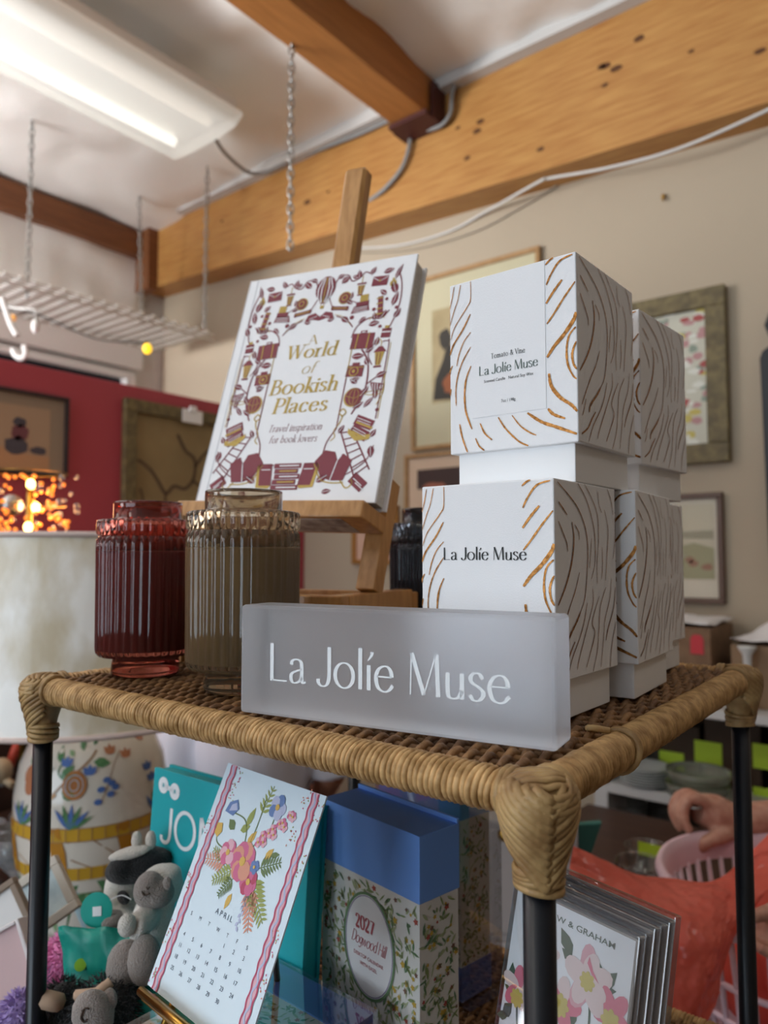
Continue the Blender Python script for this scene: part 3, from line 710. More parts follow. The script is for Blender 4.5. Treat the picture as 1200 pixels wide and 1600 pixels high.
# --- printed cover: x and y in thousandths of the cover width
def CV(x, y, h=.0004): return FB(x*bwid, y*bwid, h)
art = MB(); MAR, GLD, WHT = 0, 1, 2
def mir(f):
    """draw a motif right and, mirrored, left"""
    for s in (1, -1): f(lambda x, y, h=.0004, s=s: CV(.512+s*(x-.512), y, h))
def leaf(C, x, y, a, l, w, mi=MAR):
    a = R(a); c, s = math.cos(a), math.sin(a)
    P = [(0, 0), (.25, .8), (.5, 1), (.8, .55), (1, 0), (.8, -.55), (.5, -1), (.25, -.8)]
    art.poly([(x+c*p*l-s*q*w, y+s*p*l+c*q*w) for p, q in P], C, mi)
    art.ribbon([(x, y), (x+c*l*.9, y+s*l*.9)], .0012, lambda p, q: C(p, q, .0006), WHT)
def rc(C, x, y, w, h, a=0, mi=MAR, hh=.0004):
    a = R(a); c, s = math.cos(a), math.sin(a)
    art.poly([(x+c*p*w/2-s*q*h/2, y+s*p*w/2+c*q*h/2) for p, q in ((-1, -1), (1, -1), (1, 1), (-1, 1))], lambda p, q: C(p, q, hh), mi)
def disc(C, x, y, rx, ry=None, mi=MAR, hh=.0004):
    art.poly([(x+rx*math.cos(t), y+(ry or rx)*math.sin(t)) for t in [2*PI*i/18 for i in range(18)]], lambda p, q: C(p, q, hh), mi)
def vine(C, pts, w=.0028, mi=MAR): art.ribbon(cr(pts, 6), w, C, mi)
def book3(C, x, y, w, h, a):
    rc(C, x, y, w, h, a); rc(C, x+.004, y-.004-h*.2, w*.95, h*.18, a, GLD, .0006)
    rc(C, x, y+h*.2, w*.8, h*.06, a, WHT, .0007); rc(C, x, y-h*.05, w*.8, h*.05, a, WHT, .0007)
# the arch outline: posts and crown
def half(C):
    vine(C, [(.735, .36), (.735, .62)], .003); vine(C, [(.735, .62), (.735, .79)], .0022, GLD)
    for a0, b0 in ((.705, .915), (.66, .955)): pass
    vine(C, [(.715, .90), (.69, .93), (.655, .955), (.61, .975)], .003); vine(C, [(.70, .915), (.65, .965), (.6, .985)], .0016, GLD)
    vine(C, [(.93, .40), (.93, .77), (.92, .80), (.895, .80)], .0025); vine(C, [(.94, .40), (.94, .79)], .0015, GLD)
    vine(C, [(.735, .36), (.70, .30), (.69, .24)], .003)
    vine(C, [(.80, .43), (.84, .52), (.85, .60), (.835, .70), (.79, .77)], .004)
    vine(C, [(.85, .58), (.89, .61), (.93, .63)], .003); vine(C, [(.72, .84), (.74, .90), (.80, .94), (.86, .93), (.90, .97)], .003)
    vine(C, [(.91, .86), (.935, .93), (.95, 1.02), (.94, 1.12), (.91, 1.2)], .003); vine(C, [(.88, .93), (.84, .96), (.80, .93)], .002, GLD)
    vine(C, [(.55, 1.13), (.58, 1.20), (.63, 1.21), (.66, 1.17), (.70, 1.18), (.73, 1.21), (.77, 1.19)], .003)
    vine(C, [(.54, 1.10), (.56, 1.06), (.58, 1.02)], .0025)
    vine(C, [(.735, .12), (.79, .12), (.84, .07), (.87, .09), (.86, .11)], .003, GLD)
    # leaves
    for q in ((.60, 1.165, 40, .06, .018), (.70, 1.18, 100, .05, .014), (.83, 1.19, 15, .06, .016), (.64, .965, -35, .06, .016), (.86, .93, 60, .05, .016), (.91, .99, 75, .08, .016),
              (.74, .735, 0, .07, .018), (.89, .615, 20, .06, .016), (.80, .59, 150, .05, .014), (.93, .27, -80, .06, .018), (.68, .10, 30, .07, .018), (.83, .52, 55, .06, .014),
              (.92, 1.06, 110, .08, .02), (.78, .95, -140, .05, .012), (.855, .46, 50, .07, .012)): leaf(C, *q)
    leaf(C, .90, 1.14, 70, .09, .012)
    for q in ((.57, 1.20, 20, .045, .014), (.66, 1.20, -30, .04, .012), (.76, 1.19, 60, .05, .014), (.87, 1.06, 140, .05, .014), (.67, 1.06, 80, .045, .012), (.69, 1.035, 150, .05, .013), (.80, .90, 10, .06, .016), (.83, .92, 100, .05, .013), (.86, .78, 80, .05, .014), (.81, .75, 30, .05, .013), (.84, .68, 120, .045, .013), (.76, .60, 20, .05, .013), (.91, .50, 100, .06, .014), (.80, .46, 30, .06, .014), (.75, .335, 60, .05, .013), (.92, .31, 60, .045, .013), (.72, .05, 10, .05, .013), (.93, .92, 60, .06, .015), (.56, .955, 10, .04, .012)): leaf(C, *q)
    vine(C, [(.86, .68), (.83, .74), (.855, .80)], .0025); vine(C, [(.92, .47), (.945, .54), (.935, .62)], .002, GLD); vine(C, [(.80, .12), (.86, .15), (.92, .20), (.945, .27)], .0025); vine(C, [(.62, 1.045), (.68, 1.05), (.72, 1.03)], .0022)
    for q in ((.70, .955, .012), (.815, .985, .010), (.875, 1.035, .009), (.935, .98, .009), (.865, .885, .009), (.93, .445, .009), (.80, .225, .009)): disc(C, *q)
    # envelope
    rc(C, .82, 1.145, .085, .055, -3); art.ribbon([(.778, 1.17), (.82, 1.142), (.862, 1.165)], .0016, lambda p, q: C(p, q, .0006), WHT); disc(C, .82, 1.145, .006, mi=GLD, hh=.0008)
    # ink bottle with quill
    disc(C, .895, 1.12, .018, .02, GLD); rc(C, .895, 1.145, .014, .012, 0, GLD)
    # lantern
    art.poly([(.700, 1.135), (.74, 1.135), (.732, 1.085), (.708, 1.085)], C, GLD); rc(C, .72, 1.145, .05, .01); rc(C, .72, 1.08, .03, .008); vine(C, [(.72, 1.15), (.72, 1.19)], .002, GLD)
    for k in (-.008, .008): rc(C, .72+k, 1.11, .005, .045, 0, MAR, .0006)
    # clock
    disc(C, .638, 1.075, .036, mi=GLD); disc(C, .638, 1.075, .030, hh=.0006); disc(C, .638, 1.075, .018, mi=GLD, hh=.0008); disc(C, .638, 1.075, .012, hh=.001)
    # typewriter
    art.poly([(.69, .975), (.79, .985), (.78, 1.02), (.70, 1.015)], C, MAR); rc(C, .745, 1.025, .07, .03, 3); rc(C, .75, 1.058, .045, .04, 4, GLD)
    for k in range(3): rc(C, .74, .984+.011*k, .075, .003, 3, WHT, .0006)
    # telescope
    rc(C, .848, .995, .028, .12, 8)
    for k in range(4): rc(C, .852-.005*k, .955+.03*k, .034, .006, 8, GLD, .0006)
    # scroll
    rc(C, .62, 1.018, .085, .022, -8); rc(C, .62, 1.018, .085, .005, -8, GLD, .0006); disc(C, .662, 1.012, .009, .014); disc(C, .578, 1.024, .009, .014)
    # suitcase / folded map
    rc(C, .785, .815, .12, .085, -3); rc(C, .755, .815, .006, .085, -3, GLD, .0006); rc(C, .815, .815, .006, .085, -3, GLD, .0006); rc(C, .785, .865, .035, .014); rc(C, .785, .863, .02, .006, 0, WHT, .0006)
    # square ink pot
    rc(C, .905, .845, .05, .05, -3); rc(C, .905, .878, .024, .014, -3, GLD); rc(C, .905, .85, .05, .006, -3, WHT, .0006)
    # street lamp
    art.poly([(.865, .745), (.915, .745), (.902, .675), (.878, .675)], C, GLD); art.poly([(.855, .745), (.925, .745), (.90, .775), (.88, .775)], C, MAR); rc(C, .89, .668, .04, .01)
    for k in (-.012, .004): rc(C, .892+k, .71, .004, .06, 0, MAR, .0006)
    vine(C, [(.89, .775), (.89, .80), (.875, .815), (.862, .80), (.872, .79)], .002, GLD)
    # camera
    rc(C, .775, .655, .09, .06, -3); rc(C, .775, .692, .04, .016, -3); disc(C, .77, .653, .026, mi=GLD, hh=.0006); disc(C, .77, .653, .020, hh=.0008); disc(C, .77, .653, .009, mi=GLD, hh=.001); rc(C, .775, .675, .09, .004, -3, GLD, .0006)
    # globe
    disc(C, .793, .517, .050, mi=GLD); disc(C, .797, .519, .046, hh=.0005)
    for k in (-.6, 0, .6): art.ribbon([(.797+k*.04*math.cos(t), .519+.042*math.sin(t)) for t in [R(-80+16*i) for i in range(11)]], .0012, lambda p, q: C(p, q, .0007), GLD)
    art.ribbon([(.755, .525), (.80, .51), (.838, .53)], .0012, lambda p, q: C(p, q, .0007), GLD)
    # cup and saucer
    art.poly([(.868, .59), (.925, .58), (.917, .535), (.885, .54)], C, MAR); art.ribbon(ov(.893, .532, .042, .010, 14), .002, C, GLD); vine(C, [(.923, .575), (.942, .57), (.935, .545), (.92, .55)], .0025)
    for k in range(3): rc(C, .885+.013*k, .563, .003, .04, 6, WHT, .0006)
    # key ornament
    vine(C, [(.745, .385), (.755, .42), (.735, .44), (.752, .46), (.77, .44), (.75, .42)], .003, GLD); vine(C, [(.745, .385), (.725, .35), (.735, .32), (.715, .30)], .0025, GLD)
    # stacked books with pages
    book3(C, .875, .385, .10, .05, -22); book3(C, .86, .335, .10, .05, -28); art.poly([(.80, .36), (.85, .32), (.92, .325), (.915, .30), (.845, .295), (.80, .335)], lambda p, q: C(p, q, .0005), GLD)
    # ladder
    for o in (0, .06): art.ribbon([(.755+o, .36), (.885+o, .10+o*.9)], .0035, C, MAR)
    for k in range(7):
        t = (k+.6)/7.4; art.ribbon([(.755+.13*t, .36-.26*t), (.815+.13*t, .36-.21*t)], .003, C, MAR)
    # big open book
    art.poly([(.655, .20), (.70, .255), (.755, .245), (.775, .20), (.755, .105), (.70, .125)], C, MAR); art.poly([(.775, .20), (.80, .235), (.85, .20), (.82, .105), (.755, .105)], lambda p, q: C(p, q, .0005), MAR)
    vine(lambda p, q: C(p, q, .0008), [(.775, .20), (.755, .105)], .0025, WHT); vine(C, [(.655, .19), (.70, .115), (.755, .095), (.825, .095)], .003, GLD)
    # ticket
    rc(C, .897, .096, .085, .055, -38); rc(C, .897, .096, .06, .004, -38, WHT, .0006); rc(C, .91, .075, .06, .004, -38, WHT, .0006)
    # upright book
    art.poly([(.585, .085), (.60, .195), (.672, .195), (.655, .085)], C, MAR); art.poly([(.655, .085), (.672, .195), (.685, .18), (.67, .075)], C, GLD); art.poly([(.585, .085), (.655, .085), (.67, .075), (.60, .07)], C, GLD)
    rc(C, .63, .165, .05, .004, 0, WHT, .0006)
mir(half)
# hot air balloon, open book under it, centre stack
C = CV
disc(C, .512, 1.150, .058, .072); art.poly([(.470, 1.105), (.554, 1.105), (.524, 1.06), (.500, 1.06)], C, MAR)
for k in (-.036, -.018, 0, .018, .036): art.ribbon([(.512+k*.5, 1.065), (.512+k, 1.10), (.512+k*1.15, 1.15), (.512+k*.6, 1.212)], .0028, lambda p, q: C(p, q, .0007), WHT if k else GLD)
rc(C, .512, 1.040, .022, .018, 0, GLD); vine(C, [(.502, 1.06), (.504, 1.045)], .0012, GLD); vine(C, [(.522, 1.06), (.520, 1.045)], .0012, GLD)
for s in (-1, 1):
    art.poly([(.512, .985), (.512+s*.03, 1.01), (.512+s*.07, 1.0), (.512+s*.085, .965), (.512+s*.04, .972), (.512, .962)], C, MAR)
    art.ribbon([(.512+s*.015, .99), (.512+s*.06, .975)], .0014, lambda p, q: C(p, q, .0006), WHT)
for k, (w_, o) in enumerate(((.15, .003), (.13, -.005), (.14, .006), (.13, -.003), (.15, 0))):
    rc(C, .512+o, .075+.027*k, w_, .024, 0); rc(C, .512+o+.01, .075+.027*k, w_*.72, .006, 0, GLD if k % 2 else WHT, .0006)
vine(C, [(.40, .187), (.435, .187)], .003); vine(C, [(.60, .187), (.63, .187)], .003)
# title
for s_, xa, xb, y_, h_, kw in (('A', .478, .530, .830, .052, dict(thick=.10, thin=.035, serif=True)),
        ('World', .366, .648, .757, .074, dict(thick=.165, thin=.045, serif=True, shear=.12, track=.09)),
        ('of', .47, .548, .668, .06, dict(thick=.08, thin=.03, shear=.3)),
        ('Bookish', .312, .692, .563, .080, dict(thick=.165, thin=.045, serif=True, shear=.12, track=.09)),
        ('Places', .355, .658, .460, .080, dict(thick=.165, thin=.045, serif=True, shear=.12, track=.09))):
    letters(art, s_, CV, xa, xb, y_, h_, GLD, **kw)
letters(art, 'Travel inspiration', CV, .355, .655, .362, .036, MAR, .09, .045, serif=True, shear=.2, track=.1)
letters(art, 'for book lovers', CV, .375, .640, .303, .036, MAR, .09, .045, serif=True, shear=.2, track=.1)
art.build('cover_print', [MAROON, GOLDINK, COVER], bk)

# ================================================================== lower tier: boxed calendars, easel calendar, cards, soft toys
BLUE = mat('blue lid paper', '78aaf8', .5)
BLUED = mat('blue base paper', '5c7ccc', .5)
FLO = [mat('floral paper', 'e9e8e2', .6), mat('leaf green', '8fa06a', .7), mat('sage green', '6f8f68', .7), mat('print yellow', 'cfae4a', .7), mat('print red', 'b4584c', .7), mat('print brown', '8a6a58', .7), mat('print pale green', 'b4bf94', .7)]
def floral(m, F, w, h, n, rnd, hole=None, s=.0036):
    for _ in range(n):
        x, y = rnd.uniform(.004, w-.004), rnd.uniform(.004, h-.004)
        if hole and ((x-hole[0])/hole[2])**2+((y-hole[1])/hole[3])**2 < 1: continue
        a = rnd.uniform(0, 2*PI); k = rnd.random(); c, d = math.cos(a), math.sin(a)
        if k < .80:
            l, q = s*rnd.uniform(.6, 1.5), s*rnd.uniform(.18, .42); mi = rnd.choice((1, 1, 2, 6, 6, 2))
            m.poly([(x+c*p*l-d*r*q, y+d*p*l+c*r*q) for p, r in ((-1, 0), (-.3, .9), (.5, .7), (1, 0), (.5, -.7), (-.3, -.9))], F, mi)
        else:
            q = s*rnd.uniform(.4, .9); mi = rnd.choice((3, 4, 5, 3))
            m.poly([(x+q*(1 if i % 2 else .55)*math.cos(2*PI*i/10), y+q*(1 if i % 2 else .55)*math.sin(2*PI*i/10)) for i in range(10)], F, mi)
GW, GD, GH = .122, .0446, .224
def make_gift(label, loc, rz, wrap=False, group='boxed desk calendars'):
    t = thing('calendar_box', label, 'gift box', loc, rz, group)
    m = MB(); m.bx((.001, .001, .028), (GW-.001, GD-.001, GH-.05)); rnd = random.Random(21)
    o = m.build('box_body', FLO[0], t)
    m = MB()
    floral(m, lambda x, y: (x, .0006, .03+y), GW, GH-.082, 620, rnd, (.063, .09, .031, .041))
    floral(m, lambda x, y: (GW-.0006, x, .03+y), GD, GH-.082, 230, rnd)
    floral(m, lambda x, y: (.0006, GD-x, .03+y), GD, GH-.082, 160, rnd)
    floral(m, lambda x, y: (GW-x, GD-.0006, .03+y), GW, GH-.082, 300, rnd)
    m.build('floral_print', FLO, o)
    MB().bx((0, 0, 0), (GW, GD, .032)).build('base_band', BLUED, t, bevel=.0006)
    m = MB(); m.bx((0, 0, GH-.052), (GW, GD, GH-.002)); m.bx((0, GD-.003, GH-.002), (GW, GD, GH+.002)); m.build('lid', BLUE, t, bevel=.0006)
    m = MB(); F = lambda x, y, h=0: (x, .0004-h, y)
    m.poly(ov(.063, .120, .031, .041, 36)[:-1], F, 0)
    m.ribbon(ov(.063, .120, .0305, .0405, 40), .0011, lambda x, y: F(x, y, .0002), 1); m.ribbon(ov(.063, .120, .0285, .0385, 40), .0004, lambda x, y: F(x, y, .0002), 2)
    ol = m.build('oval_label', [PAPER2, FLO[2], mat('lilac ink', '9a8fae', .6)], t)
    m = MB(); RI = mat('rose ink', 'b9545c', .6)
    letters(m, '2027', F, .047, .070, .1305, .0105, 0, .2, .06, serif=False)
    letters(m, 'Dogwood Hill', F, .0415, .0835, .118, .0095, 0, .1, .04, shear=.3, track=0)
    sans(m, 'DESKTOP CALENDAR', F, .063, .1085, .0028, 0, .036, center=True); sans(m, 'WITH EASEL', F, .063, .1025, .0028, 0, .021, center=True)
    m.build('lettering', RI, ol)
    if wrap:
        m = MB(); g = []
        for i in range(2):
            pass
        m.bx((-.003, -.002, -.0015), (GW+.003+.010*(wrap == 2), GD+.0015, GH+.003)); m.build('plastic_wrap', CLEAR, t)
    return t
make_gift('tall standing gift box with blue lid and oval calendar label', (-.3085, .1930, -.3295), R(-9.8))
make_gift('blue-lidded floral box in clear wrap standing at the back of the lower tier', (-.3768, .358, -.328), R(-10), wrap=2)
for i, (z, lb) in enumerate(((-.2354, 'floral calendar box in clear wrap lying flat under the brass easel'), (-.2837, 'floral box lying flat, lowest of the pair under the brass easel'))):
    t = make_gift(lb, (-.216, .152, z), 0, wrap=1); t.rotation_euler = (R(-90), 0, R(178))

# calendar leaf on its brass easel
caz, cl = R(-6), R(24.85); ce = Vector((math.cos(caz), math.sin(caz), 0)); cb = Vector((-math.sin(caz), math.cos(caz), 0)); cu = (Vector((0, 0, 1))*math.cos(cl)+cb*math.sin(cl)).normalized()
cw, chh = .1165, .156
CO = Vector((-.3173, .0958, -.0581))-cu*chh
t = thing('calendar', 'april calendar page with a flower bouquet and pink ribbon borders, propped on a brass easel', 'calendar', CO)
CF = frame(CO, ce, cu)
def fbox(m, F, a, b, mi=0):
    v = [F(x, y, h) for x in (a[0], b[0]) for y in (a[1], b[1]) for h in (a[2], b[2])]
    return m.add(v, [(0, 1, 3, 2), (4, 6, 7, 5), (0, 4, 5, 1), (2, 3, 7, 6), (0, 2, 6, 4), (1, 5, 7, 3)], mi)
pg = fbox(MB(), CF, (0, 0, -.0012), (cw, chh, 0)).build('page', mat('calendar paper', 'd9eaf4', .55), t, world=True)
CC = lambda x, y, h=.0003: CF(x*cw, y*cw, h)
PK, PKD, BLF, GRN, GRD, YEL, LIL, CIN = range(8)
CM = [mat('ribbon pink', 'e3b4c0', .6), mat('rose', 'cf6f92', .6), mat('flower blue', '6b86b8', .6), mat('soft green', '9aa45e', .6), mat('deep sage', '6c8055', .6), mat('soft yellow', 'd9b35e', .6), mat('lilac', 'b9c0dc', .6), mat('calendar ink', '46566a', .6), mat('rose deep', 'bb4f6b', .6), mat('coral', 'd99a84', .6)]
m = MB(); rnd = random.Random(8)
for x in (.085, .915):
    m.ribbon([(x, .0), (x, 1.338)], .030, CC, PK)
    for s in (-1, 1):
        m.ribbon([(x+s*.026+.004*math.sin(y*70), y) for y in [i*.0067 for i in range(200)]], .006, lambda p, q: CC(p, q, .0005), 8)
    m.ribbon([(x+.010*math.sin(y*60), y) for y in [i*.0067 for i in range(200)]], .007, lambda p, q: CC(p, q, .0005), 6)
def pet(cx, cy, r, n, mi, mi2=None, ry=None):
    for i in range(n):
        a = 2*PI*i/n+rnd.uniform(-.2, .2)
        px, py = cx+.55*r*math.cos(a), cy+.55*r*math.sin(a)
        m.poly([(px+.5*r*math.cos(b), py+.5*r*math.sin(b)) for b in [2*PI*k/9 for k in range(9)]], lambda p, q, i=i: CC(p, q, .0005+.00003*i), mi if i % 2 or mi2 is None else mi2)
    m.poly([(cx+.25*r*math.cos(b), cy+.25*r*math.sin(b)) for b in [2*PI*k/9 for k in range(9)]], lambda p, q: CC(p, q, .0009), YEL)
def lf(x, y, a, l, w, mi):
    a = R(a); c, s = math.cos(a), math.sin(a)
    m.poly([(x+c*p*l-s*q*w, y+s*p*l+c*q*w) for p, q in ((0, 0), (.3, .8), (.6, .8), (1, 0), (.6, -.8), (.3, -.8))], CC, mi)
def fern(x, y, a, l, mi, n=7):
    ar = R(a); m.ribbon([(x, y), (x+l*math.cos(ar), y+l*math.sin(ar))], .003, CC, mi)
    for i in range(1, n+1):
        f = i/(n+1); q = .42*l*(1-.6*f)
        for s in (-1, 1): lf(x+l*f*math.cos(ar), y+l*f*math.sin(ar), a+s*55, q, q*.16, mi)
fern(.42, .78, 215, .20, GRN); fern(.60, .78, -40, .28, GRN, 9); fern(.45, .74, -125, .16, GRD); fern(.63, .84, 25, .20, GRD); fern(.62, .74, -65, .24, 9, 8); fern(.34, .80, 190, .22, 9)
fern(.50, 1.10, 80, .20, GRN, 5); fern(.30, .80, 165, .14, GRN, 5)
for pts in ([(.45, .88), (.42, 1.0), (.36, 1.06), (.24, 1.07)], [(.50, .88), (.56, 1.0), (.62, 1.05), (.63, 1.17)], [(.40, .86), (.25, .86), (.17, .88), (.15, .93)], [(.48, .9), (.50, 1.05), (.50, 1.22)]): m.ribbon(cr(pts, 6), .004, CC, GRD)
for q in ((.40, 1.02, 75, .13, .03, GRN), (.30, .98, 150, .09, .035, GRD), (.36, .99, 30, .09, .03, GRN), (.46, .93, 60, .11, .026, YEL), (.48, .66, -105, .10, .025, YEL), (.66, .90, 55, .09, .025, YEL), (.70, .93, 20, .08, .02, GRD)): lf(*q)
pet(.32, .85, .075, 7, PKD, PK); pet(.48, .84, .11, 9, PKD, 9); pet(.59, .755, .075, 7, 8, PKD); pet(.60, .84, .04, 5, BLF)
pet(.63, 1.19, .075, 5, BLF, LIL)
m.poly([(.24, 1.05), (.15, 1.06), (.17, 1.12), (.24, 1.15), (.28, 1.10)], lambda p, q: CC(p, q, .0005), BLF); m.poly([(.27, 1.09), (.19, 1.07), (.20, 1.11), (.24, 1.13)], lambda p, q: CC(p, q, .0006), LIL)
m.poly([(.12, .92), (.16, .90), (.19, .94), (.17, .99), (.12, .98)], lambda p, q: CC(p, q, .0005), YEL)
for i in range(11): pet(.56+.028*i*.8, .97+.02*i+.03*math.sin(i*2.2), .030, 5, PKD, PK)
for i in range(9): lf(.615+.004*math.sin(i*3), .70-.022*i, -90+40*(-1)**i, .035, .011, LIL)
for cx, cy in ((.16, 1.27), (.84, 1.28), (.97, 1.25), (.965, .95), (.95, .55), (.965, .35), (.03, .95), (.03, .60), (.035, .30), (.03, .06), (.96, .06), (.16, 1.17), (.83, 1.08)):
    for _ in range(12):
        x, y = cx+rnd.uniform(-.03, .03), cy+rnd.uniform(-.06, .06); lf(x, y, rnd.uniform(0, 360), .014, .005, rnd.choice((8, GRN, 9, PKD)))
m.build('printed_art', CM, pg, world=True)
m = MB(); inv = CC
sans(m, 'A P R I L', CC, .475, .525, .030, 0, .17, center=True)
for i, d_ in enumerate('SMTWTFS'): sans(m, d_, CC, .178+.0965*i, .447, .022, 0, center=True)
for d_ in range(1, 31):
    k = d_+3; sans(m, str(d_), CC, .178+.0965*(k % 7), .392-.062*(k//7), .023, 0, center=True)
m.build('lettering', mat('calendar ink', '46566a'), pg, world=True)
t = thing('brass_easel', 'small brass easel propping up the calendar page on the flat box', 'easel', CO-Vector((0, 0, .04)))
zf = -.2335
m = MB(); a0, b0 = CF(-.002, -.004, .006), CF(.080, -.004, .006)
fbox(MB(), CF, (.012, -.006, -.004), (.105, -.0012, .010)).build('ledge', BRASS, t, world=True, bevel=.001)
MB().tube([CF(.010, -.001, .011), CF(.107, -.001, .011)], .0032, 10).build('lip', BRASS, t, world=True)
for x0, x1 in ((.03, .052), (.087, .064)):
    p = CF(x0, -.006, -.003); q = CF(x1, .12, -.004)
    MB().tube([Vector((p.x, p.y, zf+.002))+Vector((-.004 if x0 < .05 else .004, -.010, 0)), p, q], .0026, 8).build('leg', BRASS, t, world=True)
q = CF(.058, .12, -.007); MB().tube([q, (-0.3082,0.1434,-0.2523)], .0026, 8).build('back_leg', BRASS, t, world=True)
MB().ell((-0.3078,0.1438,-0.2539), .0050, 10).build('foot_knob', BRASS, t, world=True)

# clear boxes of note cards
naz, nl = R(-15), R(13.7); ne = Vector((math.cos(naz), math.sin(naz), 0)); nb = Vector((-math.sin(naz), math.cos(naz), 0)); nu = (Vector((0, 0, 1))*math.cos(nl)+nb*math.sin(nl)).normalized()
NTL = Vector((-.1045, .1661, -.1137)); nw = .0967; nh = (NTL.z+.327)/math.cos(nl); nt = .0066
GP = [mat('card pink', 'e0788e', .6), mat('petal white', 'e9d3cf', .6), mat('card green', '3f5a3f', .6), mat('stamen yellow', 'd2c064', .6), mat('card blush', 'e2aab2', .6)]
for k in range(6):
    off = nb*(nt+.0007)*1.03*k+Vector((0, 0, .0006*math.sin(k*4)))-ne*.0008*(k % 2)
    NO = NTL-nu*nh+off; NF = frame(NO, ne, nu)
    t = thing('card_box', 'clear box of note cards with a pink and white flower print, front of its stack' if k == 0 else 'clear plastic box of cards standing in the stack behind the flower-print one', 'card box', NO, 0, 'clear boxes of note cards')
    fbox(MB(), NF, (0, 0, -nt), (nw, nh, 0)).build('clear_case', CLEAR, t, world=True, bevel=.0008)
    cd = fbox(MB(), NF, (.003, .002, -nt+.0012), (nw-.003, nh-.0035, -.0012)).build('cards', PAPER2, t, world=True)
    if k == 0:
        NC = lambda x, y, h=-.0010: NF(x*nw, nh-(1.3-y)*nw, h)
        m = MB()
        def pl(pts, mi, h): m.poly(pts, lambda p, q: NC(p, q, h), mi)
        def lobes(cx, cy, r, mi, n=5, sq=1, a0=0, h=-.0009, mi2=None):
            for i in range(n):
                a = a0+2*PI*i/n; px, py = cx+.55*r*math.cos(a), cy+.55*r*math.sin(a)*sq
                P = [(px+.62*r*math.cos(b)*math.cos(a)-.38*r*math.sin(b)*math.sin(a), py+(.62*r*math.cos(b)*math.sin(a)+.38*r*math.sin(b)*math.cos(a))*sq) for b in [2*PI*j/12 for j in range(12)]]
                pl(P, mi if not (mi2 is not None and i % 2) else mi2, h+.00003*i)
        def lfn(x, y, a, l, w):
            a = R(a); c, s = math.cos(a), math.sin(a); pl([(x+c*p*l-s*q*w, y+s*p*l+c*q*w) for p, q in ((0, 0), (.25, .7), (.55, 1), (1, 0), (.6, -.8), (.3, -.9))], 2, -.00095)
        for q in ((.54, 1.01, 130, .17, .045), (.56, .97, 150, .12, .03), (.78, .92, 55, .16, .04), (.77, .95, 110, .13, .035), (.74, .90, 20, .15, .035), (.10, .66, 100, .13, .035), (.14, .60, 160, .11, .03), (.06, .45, 60, .12, .04), (.10, .47, 200, .1, .03), (.58, .64, 60, .1, .03), (.72, .60, -20, .14, .04), (.62, .5, 200, .16, .04), (.84, .62, -50, .15, .04), (.3, .55, 80, .14, .04), (.33, .8, 120, .1, .03)): lfn(*q)
        for pts in ([(.68, .92), (.72, .72), (.70, .45), (.66, .2)], [(.87, .86), (.80, .65), (.72, .45)], [(.15, .62), (.2, .4), (.3, .2)], [(.52, .7), (.60, .5), (.66, .3)]): m.ribbon(cr(pts, 6), .008, lambda p, q: NC(p, q, -.00097), 2)
        lobes(.675, .925, .16, 1, 5, 1.1, .4, -.0009, 4); lobes(.66, .93, .145, 1, 4, 1, 1.2, -.00085); pl([(.66, 1.02), (.70, .97), (.76, .94), (.71, .99), (.67, 1.06)], 0, -.0007)
        lobes(.675, .92, .05, 3, 8, 1, 0, -.00065)
        lobes(.50, .72, .14, 0, 5, 1, .2, -.0009, 1); lobes(.50, .71, .06, 3, 8, 1, 0, -.0007)
        lobes(.87, .82, .12, 0, 5, 1.1, .9, -.0009); lobes(.865, .78, .06, 3, 8, 1, 0, -.0007)
        lobes(.15, .66, .12, 1, 5, 1, .3, -.0009, 0); lobes(.155, .60, .05, 3, 8, 1, 0, -.0007)
        lobes(.35, .95, .09, 1, 5, 1, .3, -.0009); lobes(.30, .35, .15, 1, 5, 1, .6, -.0009, 4); lobes(.70, .35, .16, 0, 5, 1, .1, -.0009, 1); lobes(.7, .35, .05, 3, 8, 1, 0, -.0007)
        m.build('flower_print', GP, cd, world=True)
        m = MB(); sans(m, 'W & GRAHAM', lambda p, q, h: NC(p, q, -.0009), .385, 1.165, .036, 0, .452, bold=.004)
        m.build('lettering', mat('card lettering', '4d5f4d', .6), cd, world=True)

# teal boxed book behind the calendar
t = thing('boxed_book', 'teal blue boxed book with white lettering standing behind the calendar page', 'book', (-.4, .17, -.322))
tl = R(4); tu = Vector((0, math.sin(tl), math.cos(tl))); TO = Vector((-.5114, .1634, -.1099))-tu*.2135
TF = frame(TO, (1, .026, 0), tu)
cv = fbox(MB(), TF, (0, 0, -.004), (.2135, .2135, 0)).build('front_cover', TEAL, t, world=True, bevel=.0005)
fbox(MB(), TF, (.002, .002, -.018), (.2115, .2115, -.0041)).build('box_body', TEAL, t, world=True)
fbox(MB(), TF, (0, 0, -.0215), (.2135, .2135, -.0181)).build('back_cover', TEAL, t, world=True)
m = MB(); F = TF
letters(m, 'JON', F, .0175, .0995, .1465, .0330, 0, .11, .11, hh=.0004); sans(m, 'SU', F, .0365, .108, .0105, 0, .015, hh=.0004)
for cx, cy in ((.0165, .199), (.0345, .196)):
    m.ribbon(ov(cx, cy, .0055, .0058, 16), .0022, lambda p, q: F(p, q, .0004)); m.ribbon(ov(cx, cy, .0022, .003, 12), .0008, lambda p, q: F(p, q, .0004))
m.ribbon([(.021, .198), (.0255, .1975), (.030, .197)], .0022, lambda p, q: F(p, q, .0004))
m.build('lettering', WHITEINK, cv, world=True)

